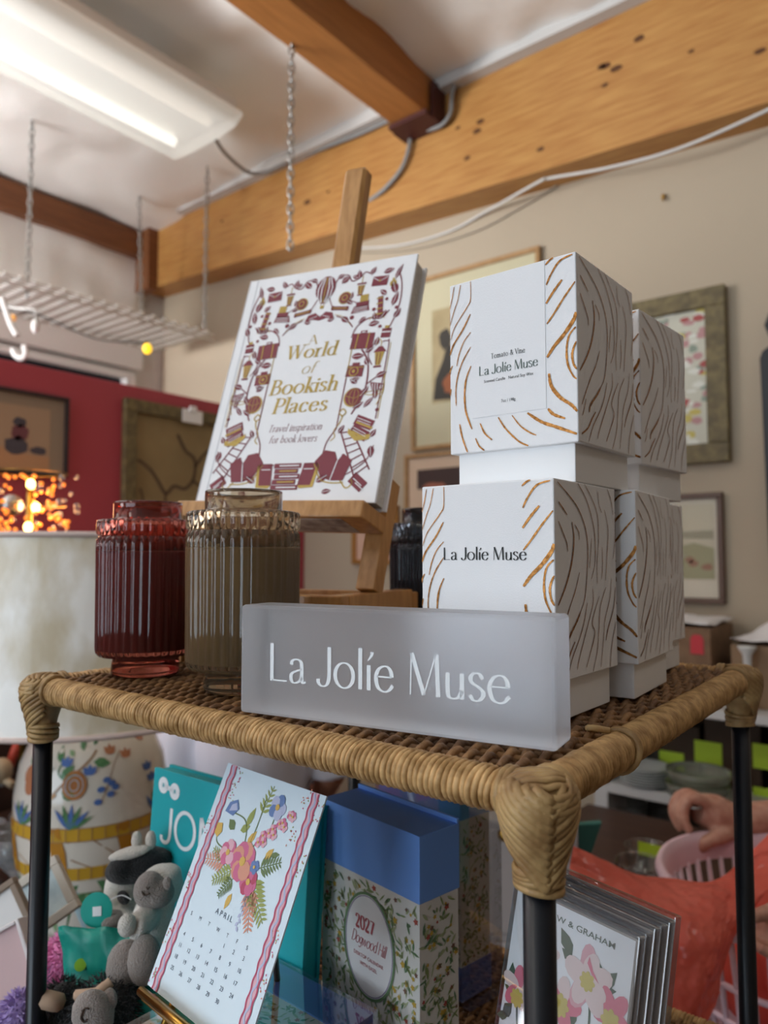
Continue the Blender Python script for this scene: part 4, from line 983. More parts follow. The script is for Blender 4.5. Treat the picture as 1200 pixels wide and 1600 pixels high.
# ------------------------------------------------------------------ display table with soft toys and frames (to the left of the stand)
DT = mat('dark table top', '2b201c', .5)
t = thing('display_table', 'small dark display table beside the left end of the stand', 'table', (-.60, .0, FZ))
MB().bx((-.83, -.30, -.375), (-.510, .16, -.35)).build('tabletop', DT, t, world=True, bevel=.003)
for x in (-.81, -.53):
    for y in (-.28, .14): MB().bx((x-.015, y-.015, FZ), (x+.015, y+.015, -.3752)).build('leg', DT, t, world=True)
PLW = mat('cream plush', 'e3ddd2', .95, sheen=.5, bump=.6, bscale=700); PLG = mat('taupe plush', '9c9088', .95, sheen=.5, bump=.6, bscale=700)
PLB = mat('black plush', '141619', .95, sheen=.25, bump=.6, bscale=700); PLP = mat('pink plush', 'e48cbc', .95, sheen=.4); PLV = mat('violet plush', 'b098d0', .95, sheen=.4); PLS = mat('pale blue plush', '9c9cc8', .95, sheen=.4)
THR = mat('brown thread', '4a3a30', .8)
k = .000571
def el(m, c, r, T=None, mi=0): m.ell(c, r, 16, mi, T); return m
TC = Matrix.Rotation(yaw, 4, 'Z')          # faces roughly towards the aisle
# teal tissue under the toys
rnd = random.Random(4); g = []
c0, c1 = Vector((-0.5334,0.0796,-0.2424)), Vector((-0.4292,0.1227,-0.2302)); d0, d1 = Vector((-0.5004,0.0727,-0.3128)), Vector((-0.3886,0.0949,-0.2813))
for j in range(12):
    row = []
    for i in range(16):
        a, b = i/15, j/11; p = (c0*(1-a)+c1*a)*(1-b)+(d0*(1-a)+d1*a)*b
        q = noise.noise(p*38)*.020+abs(noise.noise(p*75+Vector((3, 1, 2))))*.010
        row.append(p+Vector((.5, -.6, .6))*q)
    g.append(row)
tag(MB().grid(g).build('tissue_paper', mat('teal tissue', '159080', .4), solid=.0008), 'crumpled teal tissue tucked under the soft toys', 'tissue paper')
t = thing('plush_lamb', 'sitting cream plush lamb with taupe face and feet beside the calendar page', 'soft toy', (-0.4474,0.1116,-0.2730))
b = MB(); el(b, (-0.4434,0.1179,-0.2310), (.021, .021, .034)); el(b, (-0.4392,0.1222,-0.1939), (.020, .020, .019)); el(b, (-0.4343,0.1254,-0.1841), (.013, .013, .010)); el(b, (-0.4404,0.1187,-0.2098), (.016, .016, .018))
b.tube(cr([(-0.4332,0.1053,-0.2111), (-0.4254,0.0924,-0.2116), (-0.4243,0.0842,-0.2097)]), [.011]*10+[.009], 10); b.tube(cr([(-0.4352,0.1124,-0.2407), (-0.4273,0.0994,-0.2395), (-0.4211,0.0914,-0.2385)]), .012, 10); b.tube(cr([(-0.4414,0.1141,-0.2433), (-0.4408,0.1021,-0.2476), (-0.4422,0.0948,-0.2505)]), .012, 10)
b.build('body', PLW, t, world=True, remesh=.0016)
m = MB(); el(m, (-0.4337,0.1058,-0.1896), (.0125, .014, .0155)); el(m, (-0.4311,0.1119,-0.1932), (.016, .016, .0135)); m.build('face', PLG, t, world=True, remesh=.0016)
el(MB(), (-0.4190,0.1144,-0.1837), (.0045, .004, .006)).build('ear', PLG, t, world=True)
m = MB(); m.tube(cr([(-0.4266,0.0939,-0.1852), (-0.4250,0.0954,-0.1885), (-0.4214,0.0981,-0.1868)]), .0007, 5); m.tube([(-0.4230,0.0958,-0.1811), (-0.4217,0.0963,-0.1831), (-0.4208,0.0975,-0.1811)], .0007, 5); m.build('stitched_mouth', THR, t, world=True)
el(MB(), (-0.4343,0.0841,-0.2461), (.0155, .016, .0215)).build('foot', PLG, t, world=True)
el(MB(), (-0.4123,0.0879,-0.2352), (.0135, .014, .0205)).build('foot', PLG, t, world=True)
el(MB(), (-0.4244,0.0787,-0.2072), (.0075, .008, .0095)).build('hand', PLW, t, world=True)
t = thing('plush_cow', 'black and white plush animal with a teal swing tag behind the cream lamb', 'soft toy', (-0.5140,0.1344,-0.2574))
TI = Matrix.Rotation(yaw, 4, 'Z') @ Matrix.Rotation(R(-14), 4, 'Y')
b = MB(); el(b, (-0.5167,0.1360,-0.2236), (.022, .020, .026)); el(b, (-0.5111,0.1357,-0.2450), (.024, .022, .022)); el(b, (-0.4998,0.1189,-0.2414), (.020, .012, .011), TI); b.build('body', PLW, t, world=True, remesh=.002)
m = MB(); el(m, (-0.4970,0.1366,-0.1944), (.033, .020, .0155), TI); el(m, (-0.4996,0.1217,-0.1933), (.014, .014, .013)); m.build('head', PLB, t, world=True, remesh=.002)
el(MB(), (-0.4938,0.1252,-0.1787), (.021, .008, .0055), TI).build('blaze', PLW, t, world=True)
for p in ((-0.4926,0.1318,-0.1690), (-0.4820,0.1401,-0.1684)): el(MB(), p, (.0055, .005, .009)).build('horn', PLW, t, world=True)
el(MB(), (-0.4886,0.1494,-0.1922), (.019, .008, .010), TI).build('ear', PLB, t, world=True)
el(MB(), (-0.4999,0.1122,-0.2389), (.013, .010, .010), TI).build('hoof', PLG, t, world=True)
el(MB(), (-0.4974,0.1216,-0.2199), (.009, .004, .006)).build('spot', PLB, t, world=True)
F = frame((-0.5066,0.0995,-0.2257), (.80, .58, -.15), (.05, .2, .97))
m = MB(); m.poly(ov(0, 0, .0150, .0155, 24)[:-1], F, 0); m.poly([(-.002, -.006), (.006, -.004), (.004, .004), (-.004, .002)], lambda x, y: F(x, y, .0006), 1)
m.ribbon(cr([(.010, .010), (.020, .016), (.030, .014)]), .0004, F, 1); m.build('swing_tag', [mat('tag teal', '19a596', .4), PAPER2], t, world=True, solid=.0005)
t = thing('plush_unicorn', 'fluffy pink and violet plush toy in front of the flowered lamp', 'soft toy', (-0.5384,0.0934,-0.3078))
b = MB(); el(b, (-0.5402,0.0899,-0.2806), (.019, .019, .024)); el(b, (-0.5335,0.1016,-0.2803), (.014, .014, .018)); el(b, (-0.5464,0.0860,-0.2927), (.016, .016, .020)); b.build('body', PLP, t, world=True, remesh=.003)
m = MB(); m.fur((-0.5401,0.0898,-0.2788), (.020, .019, .024), 1500, .008, .0011, 0, rnd=random.Random(1)); m.fur((-0.5306,0.1052,-0.2809), (.013, .014, .018), 900, .007, .0011, 1, rnd=random.Random(2)); m.fur((-0.5452,0.0803,-0.2899), (.012, .014, .018), 700, .007, .0011, 2, rnd=random.Random(3)); m.fur((-0.5311,0.0853,-0.2930), (.014, .014, .012), 700, .007, .0011, 0, rnd=random.Random(4))
m.build('fur', [PLP, PLV, PLS], t, world=True)
m = MB(); m.lathe([(.0045, 0), (.0001, .018)], 10); o = m.build('horn', mat('pearl white', 'e8dfe8', .3), t); o.location = WM[t].inverted() @ Vector((-0.5424,0.0868,-0.2619)); o.rotation_euler = (0, R(10), 0)
el(MB(), (-0.5332,0.0937,-0.2583), (.006, .005, .009)).build('ear', PLV, t, world=True)
MB().tube([(-0.5029,0.0826,-0.2670), (-0.5009,0.0815,-0.2659)], .0052, 18).build('price_dot', mat('lime sticker', '9ed040', .5), t, world=True)
t = thing('plush_sheep', 'black fluffy plush sheep with grey face at the bottom edge', 'soft toy', (-0.4263,0.0534,-0.2957))
b = MB(); el(b, (-0.4345,0.0648,-0.2792), (.027, .025, .026)); el(b, (-0.4320,0.0723,-0.2673), (.020, .02, .017)); b.build('body', PLB, t, world=True, remesh=.003)
m = MB(); m.fur((-0.4331,0.0656,-0.2749), (.026, .025, .026), 1100, .009, .0007, 0, rnd=random.Random(6)); m.build('fur', PLB, t, world=True)
TF2 = Matrix.Rotation(yaw, 4, 'Z') @ Matrix.Rotation(R(18), 4, 'X')
el(MB(), (-0.4059,0.0382,-0.2537), (.0165, .012, .0215), TF2).build('face', PLG, t, world=True)
el(MB(), (-0.3990,0.0481,-0.2446), (.0070, .005, .0085)).build('ear', PLG, t, world=True)
m = MB(); m.tube(cr([(-0.3996,0.0264,-0.2425), (-0.4009,0.0252,-0.2481), (-0.3991,0.0268,-0.2515), (-0.3975,0.0285,-0.2494)]), .0008, 5); m.tube([(-0.4008,0.0255,-0.2435), (-0.3984,0.0272,-0.2411), (-0.3961,0.0291,-0.2420)], .0006, 5); m.build('stitched_mouth', THR, t, world=True)
HORN = mat('beige felt', 'b89c84', .9)
m = MB(); m.tube(cr([(-0.4368,0.0417,-0.2517), (-0.4206,0.0478,-0.2472), (-0.4165,0.0509,-0.2452), (-0.4144,0.0586,-0.2408)]), [.0042]*8+[.0048]*5+[.0042]*3, 8); m.build('horn', HORN, t, world=True)
t = thing('plush_goat', 'second black plush with a beige ear, behind the left black leg', 'soft toy', (-0.4783,0.0521,-0.3157))
b = MB(); el(b, (-0.4899,0.0607,-0.2978), (.018, .018, .03)); b.build('body', PLB, t, world=True, remesh=.003)
MB().fur((-0.4897,0.0605,-0.2922), (.017, .017, .026), 700, .009, .0007, 0, rnd=random.Random(9)).build('fur', PLB, t, world=True)
m = MB(); m.tube(cr([(-0.4951,0.0356,-0.2732), (-0.4824,0.0390,-0.2702), (-0.4765,0.0438,-0.2719), (-0.4781,0.0492,-0.2754)]), [.006]*5+[.0075]*10+[.006], 8); m.build('ear', HORN, t, world=True)
t = thing('plush_violet', 'pale violet fluffy plush peeking out at the lower left corner', 'soft toy', (-0.5186,0.0335,-0.3223))
el(MB(), (-0.5258,0.0391,-0.3020), (.014, .014, .02)).build('body', PLV, t, world=True)
MB().fur((-0.5257,0.0391,-0.3009), (.014, .014, .02), 1000, .008, .0011, 0, rnd=random.Random(12)).build('fur', PLV, t, world=True)
# small frames and a boxed print leaning at the far left
CREAM = mat('cream frame', 'cfc6b8', .5); PINKB = mat('pale pink card', 'd8b8b8', .5)
rv = Vector((math.cos(yaw), math.sin(yaw), 0)); uv_ = Vector((0, 0, 1)); bv = Vector((-math.sin(yaw), math.cos(yaw), 0))
def tilt(a, lean=.35): c, s = math.cos(R(a)), math.sin(R(a)); u0 = (uv_+bv*lean).normalized(); return rv*c+u0*s, u0*c-rv*s
def pframe(pos, a, w, h, label, fm, pm, th=.012, rim=.010, nm='photo_frame', cat='picture frame'):
    e_, u_ = tilt(a); F = frame(pos, e_, u_); t = thing(nm, label, cat, pos)
    m = MB()
    for x0, x1, y0, y1 in ((-w/2, w/2, -h/2, -h/2+rim), (-w/2, w/2, h/2-rim, h/2), (-w/2, -w/2+rim, -h/2+rim, h/2-rim), (w/2-rim, w/2, -h/2+rim, h/2-rim)): fbox(m, F, (x0, y0, -th), (x1, y1, 0))
    m.build('frame', fm, t, world=True, bevel=.001)
    fbox(MB(), F, (-w/2+rim, -h/2+rim, -th), (w/2-rim, h/2-rim, -.004)).build('picture', pm, t, world=True)
    return t, F
pframe(Vector((-0.7209,0.1526,-0.2963)), 35, .075, .066, 'cream photo frame leaning with a pale print, higher of the two by the left leg', CREAM, mat('pale print', 'd5e4e6', .4, col2='b9ccd2', scale=60))
pframe(Vector((-0.6950,0.0960,-0.2905)), 35, .062, .062, 'taupe edged white frame cut by the left picture edge, in front of the cream one', mat('taupe frame', '8d7a68', .5), mat('white print', 'eceae8', .5), rim=.007)
t, F = pframe(Vector((-0.6125,0.0610,-0.3164)), -62, .10, .070, 'pale pink boxed print leaning at the lower left corner', mat('white box edge', 'e6e0de', .4), PINKB, th=.02, rim=.004, nm='boxed_print', cat='box')

# ================================================================== background
def wallpic(nm, plane, pos, a0, a1, z0, z1, rim, label, fm, mm, group=None, dep=.025):
    """a picture hung on the back wall (plane 'y') or on the red partition (plane 'x'); a0..a1 along the wall"""
    if plane == 'y': F = frame((a0, pos, z0), (1, 0, 0), (0, 0, 1))
    else: F = frame((pos, a0, z0), (0, 1, 0), (0, 0, 1))
    w, h = a1-a0, z1-z0
    t = thing(nm, label, 'picture', F(w/2, 0, 0), 0, group); m = MB()
    for x0, x1, y0, y1 in ((0, w, 0, rim), (0, w, h-rim, h), (0, rim, rim, h-rim), (w-rim, w, rim, h-rim)): fbox(m, F, (x0, y0, .002), (x1, y1, dep))
    m.build('frame', fm, t, world=True, bevel=.003)
    p = fbox(MB(), F, (rim, rim, .002), (w-rim, h-rim, dep*.45)).build('mount', mm, t, world=True)
    return t, (lambda x, y, h2=0: F(x*w, y*h, dep*.45+.0008+h2)), p
OAK = mat('light oak frame', 'b08a5c', .45, col2='a07848', scale=30)
OLIVE = mat('distressed olive frame', '5d5238', .6, col2='7a6c48', scale=40, bump=.4, bscale=60)
WALN = mat('walnut frame', '5e4434', .45)
BLKF = mat('dark frame', '2e2426', .4)
def blob(m, F, cx, cy, rx, ry, mi, rnd, n=14, h=0):
    m.poly([(cx+rx*math.cos(2*PI*i/n)*rnd.uniform(.75, 1.15), cy+ry*math.sin(2*PI*i/n)*rnd.uniform(.75, 1.15)) for i in range(n)], lambda x, y: F(x, y, h), mi)
rnd = random.Random(31)
# back wall
t, F, p = wallpic('framed_print', 'y', YB, -1.665, -1.070, .540, 1.262, .018, 'large oak-framed print with a pale olive mount, behind the book', OAK, mat('olive mount', 'c3bb9a', .6))
m = MB(); m.poly([(.17, .26), (.83, .26), (.83, .80), (.17, .80)], F, 0)
m.poly([(.18, .28), (.40, .27), (.42, .40), (.36, .55), (.30, .60), (.26, .50), (.20, .40)], lambda x, y: F(x, y, .0005), 1)
blob(m, F, .33, .36, .08, .06, 2, rnd, h=.001); blob(m, F, .6, .5, .16, .18, 1, rnd, h=.0005); blob(m, F, .28, .62, .05, .06, 1, rnd, h=.001)
m.build('artwork', [mat('tan art paper', 'b8a67e', .6, col2='a08e66', scale=8), mat('charcoal paint', '3a352e', .7), mat('rust paint', '9a5a38', .7)], p, world=True)
t, F, p = wallpic('framed_print', 'y', YB, -1.700, -1.20, .16, .527, .016, 'oak-framed print with dark band, below the large one and half behind the cartons', OAK, mat('peach mount', 'd0b59a', .6))
m = MB(); m.poly([(.12, .60), (.9, .60), (.9, .82), (.12, .82)], F, 0); blob(m, F, .3, .62, .12, .05, 1, rnd, h=.001); blob(m, F, .6, .5, .2, .1, 1, rnd, h=.0005); m.build('artwork', [mat('dark art', '43302c', .7), mat('brick art', '9a5e4a', .7)], p, world=True)
t, F, p = wallpic('framed_print', 'y', YB, -1.990, -1.74, .070, .32, .020, 'small gilt frame low on the back wall, seen under the easel ledge', mat('gilt frame', 'a87436', .4, .3), mat('blush mount', 'cfa892', .6))
m = MB(); blob(m, F, .5, .5, .22, .25, 0, rnd); m.build('artwork', mat('soft art', 'b08a78', .6), p, world=True)
t, F, p = wallpic('framed_print', 'y', YB, -.86, -.430, .400, .962, .062, 'floral print in a wide distressed olive frame, right of the cartons', OLIVE, mat('tan liner', 'b39c78', .6), dep=.04)
m = MB(); m.poly([(.04, .035), (.96, .035), (.96, .965), (.04, .965)], F, 0)
for i in range(130):
    blob(m, F, rnd.uniform(.10, .90), rnd.uniform(.07, .93), rnd.uniform(.02, .05), rnd.uniform(.010, .026), rnd.choice((1, 2, 2, 3, 4, 5, 4)), rnd, 9, h=.0004+.00001*i)
for cx, cy, mi in ((.80, .84, 1), (.72, .60, 5), (.76, .30, 3), (.72, .17, 3), (.84, .57, 1), (.86, .40, 5), (.66, .75, 3)): blob(m, F, cx, cy, .045, .022, mi, rnd, 10, h=.0016)
m.build('artwork', [mat('art ground', 'c8c6b4', .6), mat('art red', 'a8504c', .6), mat('art grey green', '8c9888', .6), mat('art yellow', 'c4b460', .6), mat('art pale', 'dcdcd0', .6), mat('art pink', 'b88a88', .6)], p, world=True)
t, F, p = wallpic('framed_print', 'y', YB, -.76, -.457, -.046, .306, .018, 'landscape print in a thin walnut frame, below the olive-framed floral', WALN, mat('ivory mount', 'cdc5b2', .6))
m = MB(); m.poly([(.10, .22), (.90, .22), (.90, .90), (.10, .90)], F, 0); m.poly([(.10, .22), (.90, .22), (.90, .50), (.7, .55), (.45, .50), (.10, .56)], lambda x, y: F(x, y, .0004), 1); m.poly([(.10, .55), (.45, .60), (.9, .58), (.9, .66), (.10, .64)], lambda x, y: F(x, y, .0006), 2)
for i in range(14): blob(m, F, rnd.uniform(.15, .85), rnd.uniform(.26, .52), .06, .03, rnd.choice((1, 2, 3)), rnd, 9, h=.0008)
m.build('artwork', [mat('hazy sky', 'c4bca4', .6), mat('meadow', 'a09c7c', .7), mat('far hills', 'a09a84', .7), mat('barn red', '9a7460', .7)], p, world=True)
t = thing('wall_hook', 'small brass picture hook alone high on the beige wall', 'hook', (-.6187, 2.19, 1.309))
MB().ell((-.6187, 2.190, 1.314), (.0075, .006, .0075), 12).build('nail_head', BRASS, t, world=True)
MB().tube(cr([(-.6187, 2.192, 1.315), (-.6187, 2.188, 1.30), (-.6187, 2.180, 1.297), (-.6187, 2.178, 1.304)]), .003, 8).build('hook', BRASS, t, world=True)
t = thing('sign_board', 'black shaped signboard with worn gold lettering at the right edge of the back wall', 'sign', (-.16, 2.18, .07))
F = frame((-.338, 2.196, .07), (1, 0, 0), (0, 0, 1)); P = [(0.01, 0), (.36, 0), (.37, .64), (.36, .66), (.33, .68), (.35, .74), (.33, .80), (.27, .84), (.185, .86), (.10, .84), (.04, .80), (.015, .74), (.035, .68), (.008, .66), (0, .64)]
n = len(P); m = MB(); m.add([F(x, y, h) for h in (0, .022) for x, y in P], [tuple(range(n))[::-1], tuple(range(n, 2*n))]+[(i, (i+1) % n, n+(i+1) % n, n+i) for i in range(n)]); m.build('board', mat('black board', '1f2022', .5), t, world=True, bevel=.002)
m = MB()
for j in range(14):
    y = .60-.036*j; x = .035+rnd.uniform(0, .01)
    while x < .32:
        w_ = rnd.uniform(.008, .03); blob(m, F, x+w_/2, y, w_/2, .010, rnd.choice((0, 0, 1)), rnd, 8, h=.0235); x += w_+.012
m.build('worn_ornament', [mat('worn gold', 'a08050', .5, .3), mat('worn grey', '77726a', .6)], t, world=True)
# red partition
t, F, p = wallpic('framed_print', 'x', -2.30, .40, 1.020, .372, .650, .012, 'dark-framed print of a small figure on the red partition, left of the map', BLKF, mat('grey beige mount', '8f7f6e', .6))
m = MB(); m.poly([(.08, .06), (.90, .06), (.90, .82), (.08, .82)], F, 0)
for q in ((.735, .62, .035, .06, 1), (.735, .50, .05, .10, 2), (.72, .34, .06, .12, 1), (.45, .35, .10, .07, 1), (.3, .3, .08, .1, 2), (.84, .30, .05, .05, 1), (.55, .28, .12, .05, 3)): blob(m, F, *q, rnd, h=.001)
m.poly([(.08, .06), (.90, .06), (.90, .24), (.08, .30)], lambda x, y: F(x, y, .0005), 3)
m.build('artwork', [mat('aged paper', 'a58c74', .6), mat('slate paint', '4a4650', .7), mat('plum paint', '6c4048', .7), mat('sand paint', 'b08866', .7)], p, world=True)
t, F, p = wallpic('framed_map', 'x', -2.30, 1.233, 1.86, .10, .690, .048, 'old map in a wide olive frame on the red partition, beside the book', OLIVE, mat('map paper', '94805a', .6, col2='85724e', scale=6), dep=.03)
m = MB(); LN = lambda pts, w_: m.ribbon(cr(pts, 6), w_, lambda x, y: F(x, y, .0006), 0)
LN([(.10, .62), (.18, .57), (.24, .50), (.30, .42), (.36, .47), (.44, .46), (.50, .52), (.52, .62), (.50, .68), (.44, .72), (.38, .82)], .012)
LN([(.52, .62), (.58, .70), (.66, .78), (.72, .90)], .010); LN([(.10, .24), (.14, .35), (.12, .44)], .008); LN([(.50, .52), (.62, .46), (.76, .44), (.88, .50)], .009); LN([(.3, .42), (.30, .3), (.36, .2), (.5, .15)], .008)
blob(m, F, .44, .27, .06, .05, 1, rnd, h=.0008); m.poly([(.41, .14), (.47, .14), (.46, .24), (.42, .24)], lambda x, y: F(x, y, .0008), 1)
m.build('coast_lines', [mat('map ink', '5c4a38', .7), mat('map dark', '3c2f28', .7)], p, world=True)
F = frame((-2.262, 1.475, .633), (0, 1, 0), (0, 0, 1))
fbox(MB(), F, (0, 0, 0), (.095, .052, .003)).build('tag', PAPER2, t, world=True, label='white paper tag clipped to the frame'); fbox(MB(), F, (.03, .045, .003), (.06, .066, .012)).build('clip', PAPER2, t, world=True)

# table lamp with flowered jar body
LX, LY = -1.12, .456
LTZ = -.589
t = thing('side_table', 'dark wooden table under the flowered table lamp', 'table', (-1.35, .42, FZ))
MB().bx((-1.95, .05, LTZ-.03), (-.93, .80, LTZ)).build('tabletop', DARK, t, world=True, bevel=.004)
for x in (-1.9, -.98):
    for y in (.1, .75): MB().bx((x-.02, y-.02, FZ), (x+.02, y+.02, LTZ-.0302)).build('leg', DARK, t, world=True)
lamp = thing('table_lamp', 'table lamp with a pale shell shade over a white flowered jar body', 'lamp', (LX, LY, LTZ))
CER = mat('glazed cream ceramic', 'e6dfd2', .15, spec=.5, coat=.4)
VP = [(.100, -.530), (.103, -.52), (.113, -.47), (.125, -.42), (.1305, -.365), (.1305, -.31), (.122, -.258), (.106, -.222), (.082, -.200), (.070, -.194)]
m = MB(); m.M = Matrix.Translation((LX, LY, 0)); m.lathe(VP, 48); body = m.build('jar_body', CER, lamp, world=True)
m = MB(); m.M = Matrix.Translation((LX, LY, 0)); m.lathe([(.07, -.1935), (.088, -.190), (.092, -.183), (.086, -.176), (.06, -.174)], 40); m.build('jar_rim', mat('cream yellow glaze', 'e2cf94', .2), lamp, world=True)
m = MB(); m.M = Matrix.Translation((LX, LY, 0)); m.lathe([(.106, LTZ), (.110, -.575), (.110, -.548), (.104, -.540), (.098, -.5302)], 40); m.build('base', mat('driftwood base', '9a8c7c', .5, col2='83766a', scale=20, stretch=(1, 1, 8)), lamp, world=True)
phc = math.atan2(-.292-LY, .1448-LX)
def vr(z):
    for (r0, z0), (r1, z1) in zip(VP, VP[1:]):
        if z0 <= z <= z1: return r0+(r1-r0)*(z-z0)/(z1-z0)
    return .1
def V(x, y, h=.0012):       # x: arc offset in metres, y: height
    z = max(-.529, min(-.196, y+.022)); r = vr(z)+h; a = phc+x/.128
    return (LX+r*math.cos(a), LY+r*math.sin(a), z)
m = MB(); YL, BR, GR, LG, PB, CB, OR, BL = range(8)
def curve(pts, w_, mi, h=.0012): m.ribbon(cr(pts, 6), w_, lambda x, y: V(x, y, h), mi)
def vl(x, y, a, l, w_, mi, h=.0016):
    a = R(a); c, s = math.cos(a), math.sin(a); m.poly([(x+c*p*l-s*q*w_, y+s*p*l+c*q*w_) for p, q in ((0, 0), (.3, .8), (.6, .8), (1, 0), (.6, -.8), (.3, -.8))], lambda p, q: V(p, q, h), mi)
for z0, hgt in ((-.375, .0105), (-.440, .0105)):
    m.ribbon([(-.40+.02*i, z0+.006*math.sin(i*.5)*0) for i in range(41)], hgt, V, YL)
    for i in range(40): m.ribbon([(-.40+.02*i, z0-hgt), (-.40+.02*i, z0+hgt)], .0007, lambda x, y: V(x, y, .0016), BR)
for s in (-1, 1): m.ribbon([(-.40+.02*i, -.375+s*.0105) for i in range(41)], .0008, lambda x, y: V(x, y, .0016), BR)
for i in range(-4, 6):
    x = -.052+.108*i; m.ribbon([(x-.010, -.365), (x, -.405), (x+.004, -.450)], .0115, lambda p, q: V(p, q, .0018), OR)
    for k in range(2):
        for s in (-1, 1): m.ribbon([(x+.054-s*.04, -.385-.03*k*0), (x+.054+s*.04, -.432)], .0012, V, BR)
    m.ribbon([(x+.02, -.415), (x+.054, -.432)], .0010, V, BR); m.ribbon([(x+.054, -.385), (x+.09, -.415)], .0010, V, BR)
# green bank and pale blue water under the fence
for i in range(-6, 8):
    x = .058*i; m.poly([(x-.05, -.55), (x+.05, -.55), (x+.055, -.49), (x+.02, -.455), (x-.03, -.46)], lambda p, q: V(p, q, .0013), (GR, LG, PB)[i % 3])
    vl(x+.02, -.495, 20 if i % 2 else 160, .06, .013, (LG, GR)[i % 2], .002)
# blossoms
curve([(-.10, -.33), (-.07, -.315), (-.045, -.290), (-.01, -.262), (.005, -.245)], .0018, BR); curve([(-.09, -.37), (-.085, -.335), (-.06, -.31)], .003, OR); curve([(-.045, -.290), (-.06, -.275), (-.05, -.255)], .0012, GR)
for q in ((-.06, -.262, 100, .026, .008, GR), (-.055, -.285, 40, .03, .009, GR), (-.085, -.295, 160, .03, .010, GR), (-.05, -.305, -30, .028, .009, GR), (-.018, -.245, 110, .024, .007, GR), (0, -.262, -10, .03, .009, GR), (.0, -.238, 60, .018, .006, GR), (-.035, -.252, 140, .014, .005, LG), (-.11, -.27, 140, .03, .01, GR)): vl(*q)
m.poly(ov(-.030, -.296, .020, .023, 16)[:-1], lambda p, q: V(p, q, .0020), CB)
for i in range(5): m.ribbon(ov(-.030, -.296, .004+.0035*i, .005+.0038*i, 14), .0006, lambda p, q: V(p, q, .0024), PB if i % 2 else OR)
for cx, cy, mi in ((-.047, -.262, BL), (-.006, -.276, BL), (.030, -.248, CB), (.060, -.257, CB), (.105, -.237, CB), (.098, -.222, BL), (.10, -.285, BL), (.108, -.305, BL), (-.082, -.275, PB)):
    for a in (60, 100, 140): vl(cx, cy-.006, a-10, .017, .0055, mi, .002)
for cx, cy in ((.022, -.292), (.013, -.306), (.028, -.315), (.036, -.305), (.008, -.325), (.030, -.298)): m.poly(ov(cx, cy, .0065, .0050, 10)[:-1], lambda p, q: V(p, q, .0018), BL)
curve([(.01, -.33), (.02, -.31), (.035, -.27), (.05, -.25)], .0008, BR)
for x in (-.035, .115, -.13):
    for a, mi in ((125, BL), (105, GR), (85, BL), (65, GR), (45, BL), (30, GR)): vl(x, -.366, a, .042, .0045, mi, .002)
for cx, cy in ((-.115, -.30), (-.12, -.285)): m.poly(ov(cx, cy, .012, .016, 10)[:-1], lambda p, q: V(p, q, .0018), CB)
m.build('painted_flowers', [mat('glaze yellow', 'd0a438', .25), mat('glaze brown', 'a8825c', .3), mat('glaze green', '5c8a5c', .25), mat('glaze light green', '8fae80', .25), mat('glaze pale blue', 'b8d4dc', .25), mat('glaze coral', 'c0805c', .25), mat('glaze ochre', 'c08630', .25), mat('glaze blue', '5878b8', .25)], body, world=True)
m = MB(); m.M = Matrix.Translation((LX, LY, 0))
SHELL = mat('shell shade', 'd6c9ae', .3, col2='fcf9f2', lo=.42, hi=.58, scale=10, stretch=(1, 1, .5), bump=.5, bscale=9, coat=.2)
m.lathe([(.272, -.168), (.268, -.10), (.255, .12), (.2535, .136)], 64, cap=False); m.lathe([(.250, .136), (.268, -.168)], 64, cap=False); m.build('shade', SHELL, lamp, world=True)
m = MB(); m.M = Matrix.Translation((LX, LY, 0))
for r, z in ((.2725, -.166), (.2545, .137)):
    m = MB(); m.M = Matrix.Translation((LX, LY, 0)); m.tube([(r*math.cos(2*PI*i/48), r*math.sin(2*PI*i/48), z) for i in range(48)], .0045, 8, closed=True)
    m.build('shade_trim', mat('pale pink trim', 'd8c4bc', .5), lamp, world=True)
m = MB(); m.tube([(LX, LY, -.174), (LX, LY, .15)], .007, 10); m.build('stem', BRASS, lamp, world=True)
for a in (0, 120, 240): MB().tube([(LX, LY, .128), (LX+.25*math.cos(R(a)), LY+.25*math.sin(R(a)), .13)], .0025, 6).build('shade_spoke', BRASS, lamp, world=True)

# beaded lamp glowing in front of the red partition
BXc = Vector((-1.6654,0.5915,0.2289))
t = thing('beaded_lamp', 'glowing lamp hung with tiny amber lights behind the shell-shaded lamp', 'lamp', (BXc.x, BXc.y, LTZ))
WARM = mat('lit bulb', 'ffd890', emit='ffcf70', estr=14); BEAD = mat('amber glow bead', 'ff9a40', .2, emit='ff8a30', estr=1.3)
for p in ((-1.6511,0.5862,0.2798), (-1.6335,0.5917,0.2228), (-1.6599,0.5872,0.1751)): MB().ell(p, (.010, .010, .013), 12).build('bulb', WARM, t, world=True)
m = MB(); rb = random.Random(17)
for i in range(84):
    a = rb.uniform(0, 2*PI); z = rb.uniform(-.088, .078); r = .050+.034*rb.random()+(.014 if z < -.03 else 0); m.ell(BXc+Vector((r*math.cos(a), r*math.sin(a), z)), rb.uniform(.004, .0065), 8)
m.build('beads', BEAD, t, world=True)['kind'] = 'stuff'
m = MB()
for i in range(46):
    a = rb.uniform(0, 2*PI); z = rb.uniform(-.088, .085); r = .095+.02*rb.random(); m.ell(BXc+Vector((r*math.cos(a), r*math.sin(a), z)), rb.uniform(.005, .008), 8)
m.build('crystal_drops', GLASSC, t, world=True)['kind'] = 'stuff'
MB().ell((-1.7304,0.5783,0.2310), .028, 16).build('mirror_ball', CHROME, t, world=True)
m = MB(); m.tube([(BXc.x, BXc.y, LTZ+.012), (BXc.x, BXc.y, .27)], .008, 8); m.M = Matrix.Translation((BXc.x, BXc.y, 0)); m.lathe([(.001, .262), (.012, .27), (.008, .285), (.001, .30)], 12); m.build('stem', BRASS, t, world=True)
